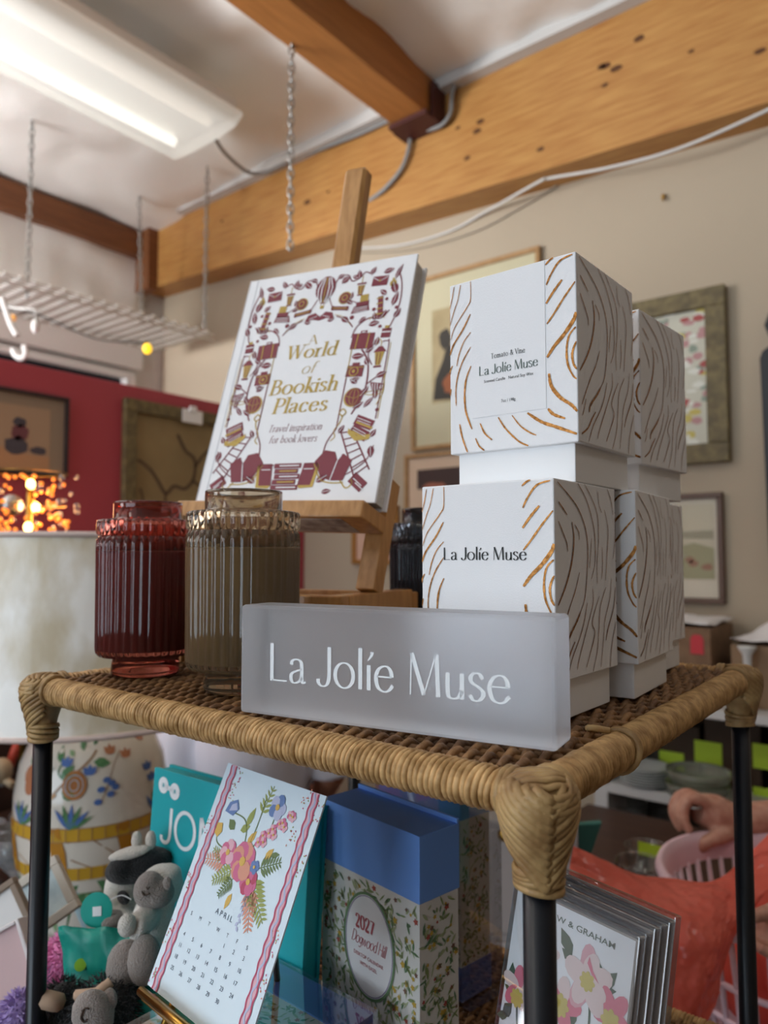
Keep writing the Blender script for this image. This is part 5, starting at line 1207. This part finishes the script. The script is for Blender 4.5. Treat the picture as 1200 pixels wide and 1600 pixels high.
m = MB(); m.M = Matrix.Translation((BXc.x, BXc.y, 0)); m.lathe([(.07, LTZ), (.07, LTZ+.008), (.02, LTZ+.02)], 24); m.build('foot', BRASS, t, world=True)
for z in (-.085, 0, .08):
    MB().tube([BXc+Vector((.085*math.cos(2*PI*i/24), .085*math.sin(2*PI*i/24), z)) for i in range(24)], .0010, 6, closed=True).build('hoop', BRASS, t, world=True)
l = bpy.data.lights.new('beaded_lamp_light', 'POINT'); l.energy = 3.2; l.color = (1, .50, .22); l.shadow_soft_size = .05
o = bpy.data.objects.new('beaded_lamp_light', l); COL.objects.link(o); o.location = BXc+Vector((-.03, .05, 0))
# things on the lamp table at the far left
for i, (p, h_) in enumerate(((((-1.4591,0.4812,-0.5890)[0]+dx, (-1.4591,0.4812,-0.5890)[1]+dy), .13) for dx, dy in ((0, 0), (.055, .05), (-.055, .05), (0, .10), (-.06, -.03), (.06, -.03)))):
    if i == 0:
        gl = thing('glass_goblet', 'cut glass goblet in the cluster on the dark table at far left', 'glass', (p[0], p[1], LTZ), 0, 'cut glass goblets')
        m = MB(); m.lathe([(.030, 0), (.030, .003), (.006, .010), (.005, .045), (.016, .058), (.032, .08), (.034, .125), (.032, .125), (.029, .08), (.012, .062)], 40, mod=lambda a, z, j: 1+(.06*abs(math.sin(8*a)) if j > 4 else 0), cap=False); m.build('cup', mat('cut crystal', 'e8ecf0', .08, trans=.85, ior=1.5), gl)
    else: dup(gl, (p[0], p[1], LTZ), i*.7, 'cut glass goblet in the cluster on the dark table at far left')
t = thing('hand_tool', 'orange-red handled tool leaning in the dark behind the lamp', 'tool', (-1.8001,0.6360,-0.4054))
MB().tube([(-1.8101,0.6301,-0.4316), (-1.7884,0.6424,-0.3693)], .012, 10).build('handle', mat('orange grip', 'b0402c', .5), t, world=True); MB().tube([(-1.8101,0.6301,-0.4316), (-1.8289,0.6193,-0.4841)], .006, 8).build('shaft', GREY, t, world=True)
t = thing('wooden_mallet', 'pale wooden mallet head at the far left edge behind the lamp', 'tool', (-1.6158,0.5261,-0.4032))
MB().ell((-1.6221,0.5200,-0.3885), (.028, .028, .03), 14).build('head', mat('pale wood', 'a89478', .6), t, world=True); MB().tube([(-1.6203,0.5224,-0.4017), (-1.5787,0.5309,-0.4161)], .009, 10).build('handle', mat('pale wood', 'a89478', .6), t, world=True)
t = thing('low_cabinet', 'dark low cabinet against the red partition', 'cabinet', (-2.05, .5, FZ)); MB().bx((-2.28, -.3, FZ), (-1.98, 1.0, -.32)).build('body', DARK, t, world=True, bevel=.004)
MB().bx((-2.285, -.31, -.32), (-1.97, 1.01, -.30)).build('top', DARK, t, world=True)
t = thing('storage_crate', 'pale grey storage crate behind the lamp, left of the seated person', 'box', (-1.9, 1.45, FZ)); MB().bx((-2.25, 1.06, FZ), (-1.91, 1.37, -.62)).build('body', mat('crate grey', '8a8782', .6), t, world=True, bevel=.006); MB().bx((-2.26, 1.05, -.6198), (-1.90, 1.38, -.57)).build('lid', mat('crate lid', 'cfcac2', .5), t, world=True, bevel=.006)

# seated person in a white shirt behind the stand
SHIRT = mat('white cotton', 'e6e4ee', .85, bump=.2, bscale=25); JEAN = mat('navy trousers', '2a3040', .85)
px, py = -1.39, 1.09
pr = thing('person', 'person in a white short-sleeved shirt sitting half hidden behind the stand', 'person', (px, py, FZ))
fw = Vector((-.62, .785, 0)); rt = Vector((.785, .62, 0))          # facing away from the aisle
def pp(a, b, z): return Vector((px, py, z))+rt*a+fw*b
b = MB()
b.ell(pp(0, .02, -.012), (.078, .088, .112), 20); b.tube([pp(0, 0, -.20), pp(0, .0, -.09)], .052, 14)
b.tube([pp(0, .015, -.71), pp(0, .01, -.55), pp(0, -.01, -.40), pp(0, -.01, -.27), pp(0, 0, -.20)], [.135, .125, .14, .14, .06], 18)
b.ell(pp(0, .115, -.02), (.014, .014, .02), 10)
for s in (-1, 1):
    b.ell(pp(s*.078, .015, -.02), (.016, .022, .030), 10)
    b.tube([pp(s*.15, -.005, -.235), pp(s*.195, -.02, -.36), pp(s*.205, -.01, -.48), pp(s*.175, .10, -.56), pp(s*.13, .20, -.60)], [.052, .046, .040, .034, .026], 12)
    b.ell(pp(s*.12, .235, -.605), (.036, .04, .018), 12)
    for k in range(4): b.tube([pp(s*.12+(k-1.5)*.017, .255, -.606), pp(s*.12+(k-1.5)*.018, .29, -.612), pp(s*.12+(k-1.5)*.018, .315, -.622)], [.0095, .0085, .007], 8)
    b.tube([pp(s*.09, .225, -.605), pp(s*.07, .255, -.608), pp(s*.075, .28, -.612)], [.011, .010, .008], 8)
    b.tube([pp(s*.08, .02, -.69), pp(s*.10, .25, -.665), pp(s*.11, .43, -.68), pp(s*.11, .45, -.90), pp(s*.11, .45, -1.10)], [.085, .078, .06, .05, .04], 14)
    b.tube([pp(s*.11, .43, -1.115), pp(s*.115, .55, -1.125)], [.042, .034], 12)
b.build('body', SKIN, pr, world=True, remesh=.008, smooth=5)
m = MB()
m.tube([pp(0, .015, -.70), pp(0, .01, -.55), pp(0, -.01, -.40), pp(0, -.01, -.27), pp(0, 0, -.195)], [.152, .145, .16, .158, .085], 24)
for s in (-1, 1): m.tube([pp(s*.13, 0, -.225), pp(s*.175, -.015, -.31), pp(s*.205, -.02, -.40), pp(s*.218, -.015, -.475)], [.075, .070, .066, .068], 18)
m.build('shirt', SHIRT, pr, world=True, remesh=.010, smooth=3)
m = MB()
for s in (-1, 1): m.tube([pp(s*.07, .02, -.695), pp(s*.10, .25, -.665), pp(s*.11, .435, -.685), pp(s*.11, .452, -.90), pp(s*.11, .45, -1.07)], [.10, .09, .073, .064, .058], 16)
m.build('trousers', JEAN, pr, world=True, remesh=.010)
m = MB()
for s in (-1, 1): m.ell(pp(s*.112, .50, -1.120), (.045, .10, .03), 14, T=Matrix.Rotation(math.atan2(fw.y, fw.x)-PI/2, 4, 'Z'))
m.build('shoes', BLKF, pr, world=True)
m = MB(); m.ell(pp(0, -.012, .012), (.090, .094, .112), 20); m.tube([pp(0, -.06, .0), pp(0, -.075, -.09), pp(0, -.07, -.16)], [.07, .06, .03], 12); m.build('hair', mat('dark brown hair', '2c1d16', .6, bump=.4, bscale=200), pr, world=True, remesh=.008)
m = MB()
for s in (-1, 1): m.ell(pp(s*.028, .099, .0), (.011, .008, .007), 10)
m.build('eyes', PAPER2, pr, world=True)
MB().tube([pp(-.02, .100, -.062), pp(0, .105, -.064), pp(.02, .100, -.062)], .004, 6).build('mouth', mat('lips', 'a05a50', .5), pr, world=True)
t = thing('stool', 'round stool under the seated person', 'stool', (px, py, FZ))
m = MB(); m.M = Matrix.Translation((px, py, 0)); m.lathe([(.17, -.84), (.18, -.83), (.18, -.815), (.16, -.805)], 28); m.build('seat', DARK, t, world=True)
for a in (45, 135, 225, 315): MB().tube([(px+.10*math.cos(R(a)), py+.10*math.sin(R(a)), -.84), (px+.16*math.cos(R(a)), py+.16*math.sin(R(a)), FZ+.013)], .013, 8).build('leg', DARK, t, world=True)

# ------------------------------------------------------------------ right: white shelving against the back wall
SHW = mat('white shelf board', 'cbc9c6', .45)
su = thing('shelving_unit', 'white open shelving unit holding boxes and glassware along the back wall', 'shelving', (.3, 2.02, FZ))
B1, B2, B3 = -.310, -.560, -1.02
for z in (B1, B2, B3): MB().bx((-.7138, 1.85, z-.026), (1.4, 2.18, z)).build('shelf_board', SHW, su, world=True, bevel=.002)
for x in (-.755, 1.4): MB().bx((x, 1.85, FZ), (x+.041, 2.185, B1)).build('side_panel', SHW, su, world=True, bevel=.002)
MB().bx((-.714, 2.181, FZ), (1.4, 2.19, B1)).build('back_panel', mat('shelf back', '5a5148', .7), su, world=True)
KR = mat('kraft cardboard', '8a6c52', .8, col2='7c6048', scale=30); KD = mat('dark carton', '43301f', .7)
def carton(a, b, label, mt=KR, cat='box'):
    t = thing('cardboard_box', label, cat, ((a[0]+b[0])/2, (a[1]+b[1])/2, a[2]), 0, None)
    MB().bx(a, b).build('carton', mt, t, world=True, bevel=.002)
    MB().bx(((a[0]+b[0])/2-.02, a[1]+.001, b[2]), ((a[0]+b[0])/2+.02, b[1]-.001, b[2]+.0006)).build('tape', mat('parcel tape', '9c7e58', .3), t, world=True)
    return t
carton((-.72, 1.90, B1+.0005), (-.43, 2.15, -.098), 'brown cardboard box with a red tag on the top white shelf')
F = frame((-.484, 1.8985, -.170), (1, 0, 0), (0, 0, 1)); t = tag(MB().add([F(x, y, h) for h in (0, .001) for x, y in ((0, 0), (.036, 0), (.036, .042), (.028, .054), (.008, .054), (0, .042))], [(0, 1, 2, 3, 4, 5), (11, 10, 9, 8, 7, 6)]+[(i, (i+1) % 6, 6+(i+1) % 6, 6+i) for i in range(6)]).build('price_tag', mat('red tag', 'c8323a', .5)), 'red shaped paper tag on the brown box on the top shelf', 'tag')
carton((-.385, 1.93, B1+.0005), (.05, 2.15, -.140), 'second brown cardboard box, right of the one with the red tag', mat('kraft pale', '94785c', .8))
def tissue(p0, w, d, hgt, label, seed):
    g = []; r_ = random.Random(seed)
    for j in range(9):
        row = []
        for i in range(11):
            a, b = i/10-.5, j/8-.5; z = hgt*max(0, 1-2.2*math.hypot(a, b))+.012*noise.noise(Vector((a*9+seed, b*9, 1)))
            row.append((p0[0]+a*w, p0[1]+b*d, p0[2]+.012+max(-.008, z)))
        g.append(row)
    return tag(MB().grid(g).build('tissue_paper', mat('white tissue', 'e6e3e2', .7), solid=.001), label, 'tissue paper')
tissue((-.575, 2.03, -.096), .30, .25, .02, 'flat white tissue on top of the box with the red tag', 3)
tissue((-.235, 2.03, -.138), .30, .22, .095, 'peaked white tissue on top of the second brown box', 5)
t = thing('egg_cup', 'small white pedestal cup in front of the second brown box', 'cup', (-0.3635,1.8900,-0.2949)); t.location = (-.335, 1.89, B1); WM[t] = Matrix.Translation((-.335, 1.89, B1))
m = MB(); m.lathe([(.022, .0), (.022, .006), (.012, .03), (.009, .08), (.010, .12), (.012, .15), (.024, .168), (.024, .173)], 20); m.build('cup', WHITEP, t)
# second tier: plates, glass dishes, cartons with lime price stickers
def sticker(nm_pos, w, h, label):
    F = frame(nm_pos, (1, 0, 0), (0, 0, 1)); return tag(fbox(MB(), F, (0, 0, 0), (w, h, .0012)).build('price_sticker', mat('lime sticker paper', 'b6d234', .6)), label, 'sticker')
for a, b, lb in (((-.62, 2.02, B2+.0005), (-.50, 2.16, -.40), 'short dark carton with a lime sticker behind the plates'), ((-.485, 2.02, B2+.0005), (-.335, 2.16, -.365), 'dark carton with a lime sticker behind the glass dishes'), ((-.31, 2.0, B2+.0005), (-.05, 2.15, -.365), 'dark carton with lime stickers at the right edge of the shelf')): carton(a, b, lb, KD)
sticker((-0.6168,2.0180,-0.5480), .072, .066, 'lime sticker on the short carton, left of the three on the second shelf'); sticker((-0.5136,2.0180,-0.5021), .076, .066, 'square lime sticker on the middle carton above the glass dishes'); sticker((-0.3520,1.9980,-0.4846), .076, .068, 'lime sticker on the carton to the right of the black leg'); sticker((-0.3540,1.9975,-0.5618), .08, .026, 'narrow lime sticker low on the carton to the right of the black leg')
CHI = mat('white china', 'c9ccc8', .25); pc = Vector((-0.6211,1.8895,-0.5600)); pc.y += .02
for i in range(7):
    if i == 0:
        pl0 = thing('china_plate', 'white plate in the small stack on the second white shelf', 'plate', (pc.x, pc.y, B2), 0, 'white plates in a stack'); m = MB(); m.lathe([(.035, 0), (.036, .003), (.066, .0095), (.072, .0115), (.0715, .0130), (.064, .0115), (.034, .0055), (.001, .005)], 36); m.build('dish', CHI, pl0)
    else: dup(pl0, (pc.x+.002*math.sin(i*3), pc.y, B2+.0074*i), 0, 'white plate in the small stack on the second white shelf')
gc = Vector((-0.4662,1.8671,-0.5600)); GLD2 = mat('pressed glass', 'd8dcc8', .12, trans=.8, ior=1.45)
t = thing('glass_dish', 'wide pressed glass dish, lower of two stacked on the second white shelf', 'dish', (gc.x, gc.y, B2), 0, 'pressed glass dishes')
m = MB(); m.lathe([(.05, 0), (.07, .006), (.082, .03), (.085, .045), (.081, .045), (.076, .028), (.05, .008), (.001, .006)], 60, mod=lambda a, z, j: 1+(.02*math.sin(30*a) if 1 < j < 4 else 0), cap=False); m.build('bowl', GLD2, t)
dup(t, (gc.x+.004, gc.y+.002, B2+.034), .2, 'pressed glass dish resting inside the wider one on the second white shelf')
# lower bay: goblets
gx = Vector((-0.6379,1.9616,-0.7146))
for i, (dx, dy) in enumerate(((0, 0), (-.08, .03), (.07, .05))):
    lb = 'tall stemmed glass in the dark bay under the second shelf'
    if i == 0:
        wg = thing('wine_glass', lb, 'glass', (-.56, 1.93, B3), 0, 'stemmed glasses'); m = MB(); m.lathe([(.045, 0), (.045, .003), (.008, .014), (.006, .16), (.030, .19), (.055, .25), (.058, .31), (.050, .38), (.048, .38), (.054, .31), (.050, .25), (.02, .195)], 32, cap=False); m.build('cup', GLASSC, wg)
    else: dup(wg, (-.56+dx*1.6, 1.93+dy, B3), .3, lb)

# brown work table with glasses, the washing basket and the red bubble wrap
TBZ = -.585
t = thing('work_table', 'brown work table carrying the tumblers and the pink basket', 'table', (-.1, 1.2, FZ)); BRT = mat('brown table top', '3e2a20', .45, col2='4c3428', scale=8, stretch=(1, 6, 1))
MB().bx((-.72, 1.06, TBZ-.03), (.10, 1.72, TBZ)).build('tabletop', BRT, t, world=True, bevel=.004)
for x in (-.68, .06):
    for y in (1.10, 1.68): MB().bx((x-.025, y-.025, FZ), (x+.025, y+.025, TBZ-.0302)).build('leg', BRT, t, world=True)
for p, r_, h_, lb in (((-0.3741,1.1560,-0.4798), .046, None, 'clear tumbler on the brown table, nearer of the two'), ((-0.4185,1.3279,-0.5141), .047, None, 'clear tumbler with a lime sticker inside, farther of the two on the brown table')):
    h_ = p[2]-TBZ; t = thing('glass_tumbler', lb, 'glass', (p[0], p[1], TBZ)); m = MB(); m.lathe([(r_*.8, 0), (r_*.84, .004), (r_, h_-.002), (r_*.985, h_), (r_*.95, h_-.002), (r_*.78, .010), (.001, .008)], 40, cap=False); m.build('cup', GLASSC, t)
sticker((-0.4158,1.2659,-0.5104), .048, .026, 'lime sticker on the rim of the farther tumbler')
t = thing('teal_folder', 'dark teal folder standing beside the white shelving', 'folder', (-0.4428,1.0101,-0.4510)); F = frame((-0.4696,1.0044,-0.4868), (.80, .58, .10), (.30, .1, .95)); fbox(MB(), F, (0, 0, -.014), (.046, .105, 0)).build('cover', mat('dark teal card', '3c7a72', .6), t, world=True, bevel=.002)
# pale chest with a brass knob
t = thing('drawer_chest', 'pale grey chest with a brass knob behind the wrapped box', 'cabinet', (-.62, 1.05, FZ)); GRY = mat('pale grey paint', 'b3aeac', .5)
cF = frame((-.66, .78, FZ), (.90, .43, 0), (0, 0, 1)); t2 = thing('wooden_crate', 'brown wooden crate under the pink basket', 'crate', (-.06, .88, FZ)); MB().bx((-.26, .72, FZ), (.14, 1.055, TBZ)).build('body', BRT, t2, world=True, bevel=.004)
fbox(MB(), cF, (0, 0, -.12), (.30, .80, 0)).build('carcass', GRY, t, world=True, bevel=.004)
for y0, y1 in ((.42, .60), (.615, .785)): fbox(MB(), cF, (.012, y0, 0), (.288, y1, .008)).build('drawer_front', GRY, t, world=True, bevel=.003)
kp = Vector((-0.4678,0.7921,-0.3635)); kn = cF(0, 0, 1)-cF(0, 0, 0); kd = (kp-cF(0, 0, 0)).dot(kn); kp = kp-kn*(kd-.020)
m = MB(); m.tube([kp-kn*.012, kp+kn*.004], .006, 10); m.ell(kp+kn*.008, .011, 14); m.build('knob', BRASS, t, world=True)
# basket
bc = Vector((-0.0789,0.9725,-0.3723)); BZ0, BZ1, BRr = TBZ+.001, bc.z, .186
t = thing('laundry_basket', 'pale pink slatted plastic basket full of red bubble wrap', 'basket', (bc.x, bc.y, TBZ)); BPK = mat('pale pink plastic', 'd9bcc4', .4)
def ring(m, r, z, w, n=64): m.tube([(bc.x+r*math.cos(2*PI*i/n), bc.y+r*math.sin(2*PI*i/n), z) for i in range(n)], w, 10, closed=True)
m = MB(); m.M = Matrix.Translation((bc.x, bc.y, 0)); m.lathe([(.172, BZ1-.040), (.176, BZ1-.012), (.182, BZ1+.002), (.190, BZ1+.002), (.194, BZ1-.008), (.186, BZ1-.012), (.178, BZ1-.040)], 64, cap=False); m.build('rim', BPK, t, world=True)
m = MB()
for k in range(44):
    a = 2*PI*k/44; c, s = math.cos(a), math.sin(a); m.tube([(bc.x+r*c, bc.y+r*s, z) for r, z in ((.174, BZ1-.036), (.160, BZ0+.1), (.148, BZ0+.006))], .0042, 6)
m.build('slats', BPK, t, world=True)
m = MB(); ring(m, .161, BZ0+.10, .0045); ring(m, .154, BZ0+.05, .0045); ring(m, .148, BZ0+.007, .006); m.build('hoops', BPK, t, world=True)
m = MB(); m.M = Matrix.Translation((bc.x, bc.y, 0)); m.lathe([(.001, BZ0+.001), (.148, BZ0+.001), (.148, BZ0+.006), (.001, BZ0+.006)], 40, cap=False); m.build('floor', BPK, t, world=True)
# bubble wrap
def wrap_mat():
    m = bpy.data.materials.new('red bubble wrap'); m.use_nodes = True; nt = m.node_tree; b = nt.nodes['Principled BSDF']
    b.inputs['Base Color'].default_value = (.86, .17, .12, 1); b.inputs['Roughness'].default_value = .2; b.inputs['Specular IOR Level'].default_value = .6
    tl = nt.nodes.new('ShaderNodeBsdfTranslucent'); tl.inputs[0].default_value = (.95, .16, .10, 1); mx = nt.nodes.new('ShaderNodeMixShader'); mx.inputs[0].default_value = .35
    nt.links.new(b.outputs[0], mx.inputs[1]); nt.links.new(tl.outputs[0], mx.inputs[2]); nt.links.new(mx.outputs[0], nt.nodes['Material Output'].inputs[0]); return m
WR = wrap_mat()
CP = [[(-0.2911,0.6705,-0.2875), (-0.2388,0.7406,-0.3305), (-0.1975,0.7871,-0.3437), (-0.1563,0.8070,-0.3447), (-0.1322,0.8635,-0.3343), (-0.0909,0.9821,-0.2891)],
      [(-0.2740,0.6217,-0.3073), (-0.2137,0.6712,-0.3319), (-0.1751,0.7148,-0.3366), (-0.1317,0.7234,-0.3339), (-0.1110,0.8044,-0.3435), (-0.0643,0.9167,-0.3280)],
      [(-0.2543,0.5765,-0.3479), (-0.1896,0.6031,-0.3607), (-0.1471,0.6229,-0.3479), (-0.1161,0.6611,-0.3592), (-0.1056,0.7198,-0.3500), (-0.0865,0.7984,-0.3454)],
      [(-0.2486,0.5611,-0.4214), (-0.1845,0.5859,-0.4170), (-0.1458,0.6027,-0.4036), (-0.1218,0.6349,-0.4096), (-0.1154,0.6773,-0.3967), (-0.1080,0.7203,-0.3818)],
      [(-0.2520,0.5654,-0.5126), (-0.1876,0.5897,-0.4986), (-0.1608,0.6098,-0.4838), (-0.1430,0.6233,-0.4764), (-0.1309,0.6577,-0.4671), (-0.1186,0.6910,-0.4412)]]
rows = [cr(r_, 16) for r_ in CP]; cols = [cr([r_[i] for r_ in rows], 18) for i in range(len(rows[0]))]
g = []
nr_, nc_ = len(cols[0]), len(cols)
for j in range(nr_):
    row = []
    for i in range(nc_):
        p = Vector(cols[i][j]); q = .014*noise.noise(p*14)+.010*abs(noise.noise(p*34))
        bub = max(0, math.sin(i*1.05+(.5*PI if (j//3) % 2 else 0))*math.sin(j*1.05))*.0026
        row.append(p+Vector((.45, -.75, .45))*(q+bub))
    g.append(row)
bw = thing('bubble_wrap', 'sheet of red bubble wrap spilling over the basket edge', 'bubble wrap', (bc.x-.15, bc.y-.2, TBZ))
MB().grid(g).build('sheet', WR, bw, world=True)
m = MB(); rq = random.Random(3)
for i in range(9):
    a = 2*PI*i/9; m.ell((bc.x+.075*math.cos(a), bc.y+.075*math.sin(a), BZ0+.085+.05*rq.random()), (.062, .062, .07), 16)
m.build('crumpled_wad', WR, bw, world=True, remesh=.006)

# person packing at the right: forearm and hands reach into view
SK2 = mat('hand skin', 'c49680', .5, sss=.1, col2='b07c68', scale=60)
pr = thing('person', 'person at the right edge reaching a bare forearm and hand over the pink basket', 'person', (.62, .80, FZ))
hc = Vector((-0.1987,1.1322,-0.3599)); X, U, D = Vector((.785, .62, 0)), Vector((0, 0, 1)), Vector((-.62, .785, 0))
def hp(x, u_, d=0): return hc+X*x+U*u_+D*d
b = MB()
b.tube([hp(.36, -.10, -.02), hp(.22, -.025, -.01), hp(.10, .004), hp(.0, .002), hp(-.015, .004)], [.047, .042, .034, .027, .027], 14)
b.tube([hp(-.005, .004), hp(-.035, .012, .002), hp(-.058, .022, .004)], [.028, .034, .026], 14, flat=1.0); b.ell(hp(-.045, .012, .012), (.026, .03, .026), 14)
for (d, x0, u0, ln) in ((-.014, -.052, .034, 1.0), (.006, -.055, .034, 1.1), (.024, -.053, .028, 1.03), (.040, -.048, .018, .85)):
    b.tube(cr([hp(x0+.02, u0-.008, d), hp(x0, u0, d), hp(x0-.026*ln, u0+.010*ln, d-.002), hp(x0-.042*ln, u0-.006, d-.006), hp(x0-.043*ln, u0-.028*ln, d-.010), hp(x0-.034*ln, u0-.044*ln, d-.012)], 4), [.0115]*8+[.0098]*8+[.0085]*5, 10)
b.tube(cr([hp(-.010, -.012, -.016), hp(-.036, -.016, -.028), hp(-.060, -.024, -.032), hp(-.080, -.036, -.030), hp(-.090, -.042, -.028)], 4), [.015]*6+[.0125]*6+[.0095]*5, 10)
b.tube([hp(.36, -.10, -.02), hp(.50, -.06, .02), hp(.62, .12, .08)], [.05, .056, .066], 14)
# torso, head, other arm (out of the frame)
T0 = hp(.78, .20, .06)
b.tube([T0+U*-.50, T0+U*-.28, T0+U*-.05, T0+U*.06, T0+U*.16], [.15, .13, .155, .07, .05], 18); b.ell(T0+U*.27, (.078, .09, .115), 18); b.ell(T0+U*.26-X*.09, (.018, .016, .022), 10)
for s in (-1, 1): b.ell(T0+U*.265+D*s*.08, (.022, .014, .03), 10)
h2 = Vector((-0.0466,0.7602,-0.3524))
def gp(x, u_, d=0): return h2+X*x+U*u_+D*d
b.tube([T0+U*-.02-D*.14, gp(.26, .10, .05), gp(.09, .01, .01), gp(.02, 0, 0), gp(.0, 0, 0)], [.058, .046, .030, .027, .026], 14); b.ell(gp(-.010, -.002, 0), (.030, .024, .030), 14)
for k in range(4): b.tube(cr([gp(.0, -.010, -.020+.013*k), gp(-.018, -.018, -.024+.014*k), gp(-.036-.004*(k in (1, 2)), -.021, -.024+.014*k), gp(-.050-.005*(k in (1, 2)), -.015, -.020+.014*k)], 4), [.0095]*4+[.0085]*4+[.0072]*5, 10)
b.tube(cr([gp(.0, .010, -.010), gp(-.020, .020, -.012), gp(-.042, .019, -.012), gp(-.054, .014, -.010)], 4), [.0125]*4+[.0105]*4+[.0085]*5, 10)
for s in (-1, 1): b.tube([T0+U*-.48+D*s*.08, T0+U*-.74+D*s*.09, Vector((T0.x, T0.y, FZ+.03))+D*s*.09], [.09, .065, .045], 14); b.tube([Vector((T0.x, T0.y, FZ+.04))+D*s*.09, Vector((T0.x, T0.y, FZ+.032))+D*s*.10-X*.13], [.045, .032], 12)
b.build('body', SK2, pr, world=True, remesh=.0034, smooth=5)
m = MB(); m.tube([T0+U*-.56, T0+U*-.30, T0+U*-.04, T0+U*.07], [.168, .15, .175, .09], 20)
m.tube([T0-D*.12+U*.0, T0-D*.17+U*-.09], [.08, .075], 14); m.tube([T0+U*.0-X*.04, hp(.62, .12, .08)], [.09, .082], 14); m.build('shirt', mat('grey cotton', '6a6f78', .85), pr, world=True, remesh=.010)
m = MB()
for s in (-1, 1): m.tube([T0+U*-.50+D*s*.07, T0+U*-.74+D*s*.09, Vector((T0.x, T0.y, FZ+.06))+D*s*.09], [.105, .08, .062], 16)
m.build('trousers', JEAN, pr, world=True, remesh=.012)
m = MB(); m.ell(T0+U*.30+X*.015, (.088, .098, .105), 18); m.build('hair', mat('brown hair', '3a2a20', .6), pr, world=True)
MB().tube([hp(-.074+.0105*math.cos(2*PI*i/16), .030, -.016+.0125*math.sin(2*PI*i/16)) for i in range(16)], .0022, 6, closed=True).build('ring', CHROME, pr, world=True)
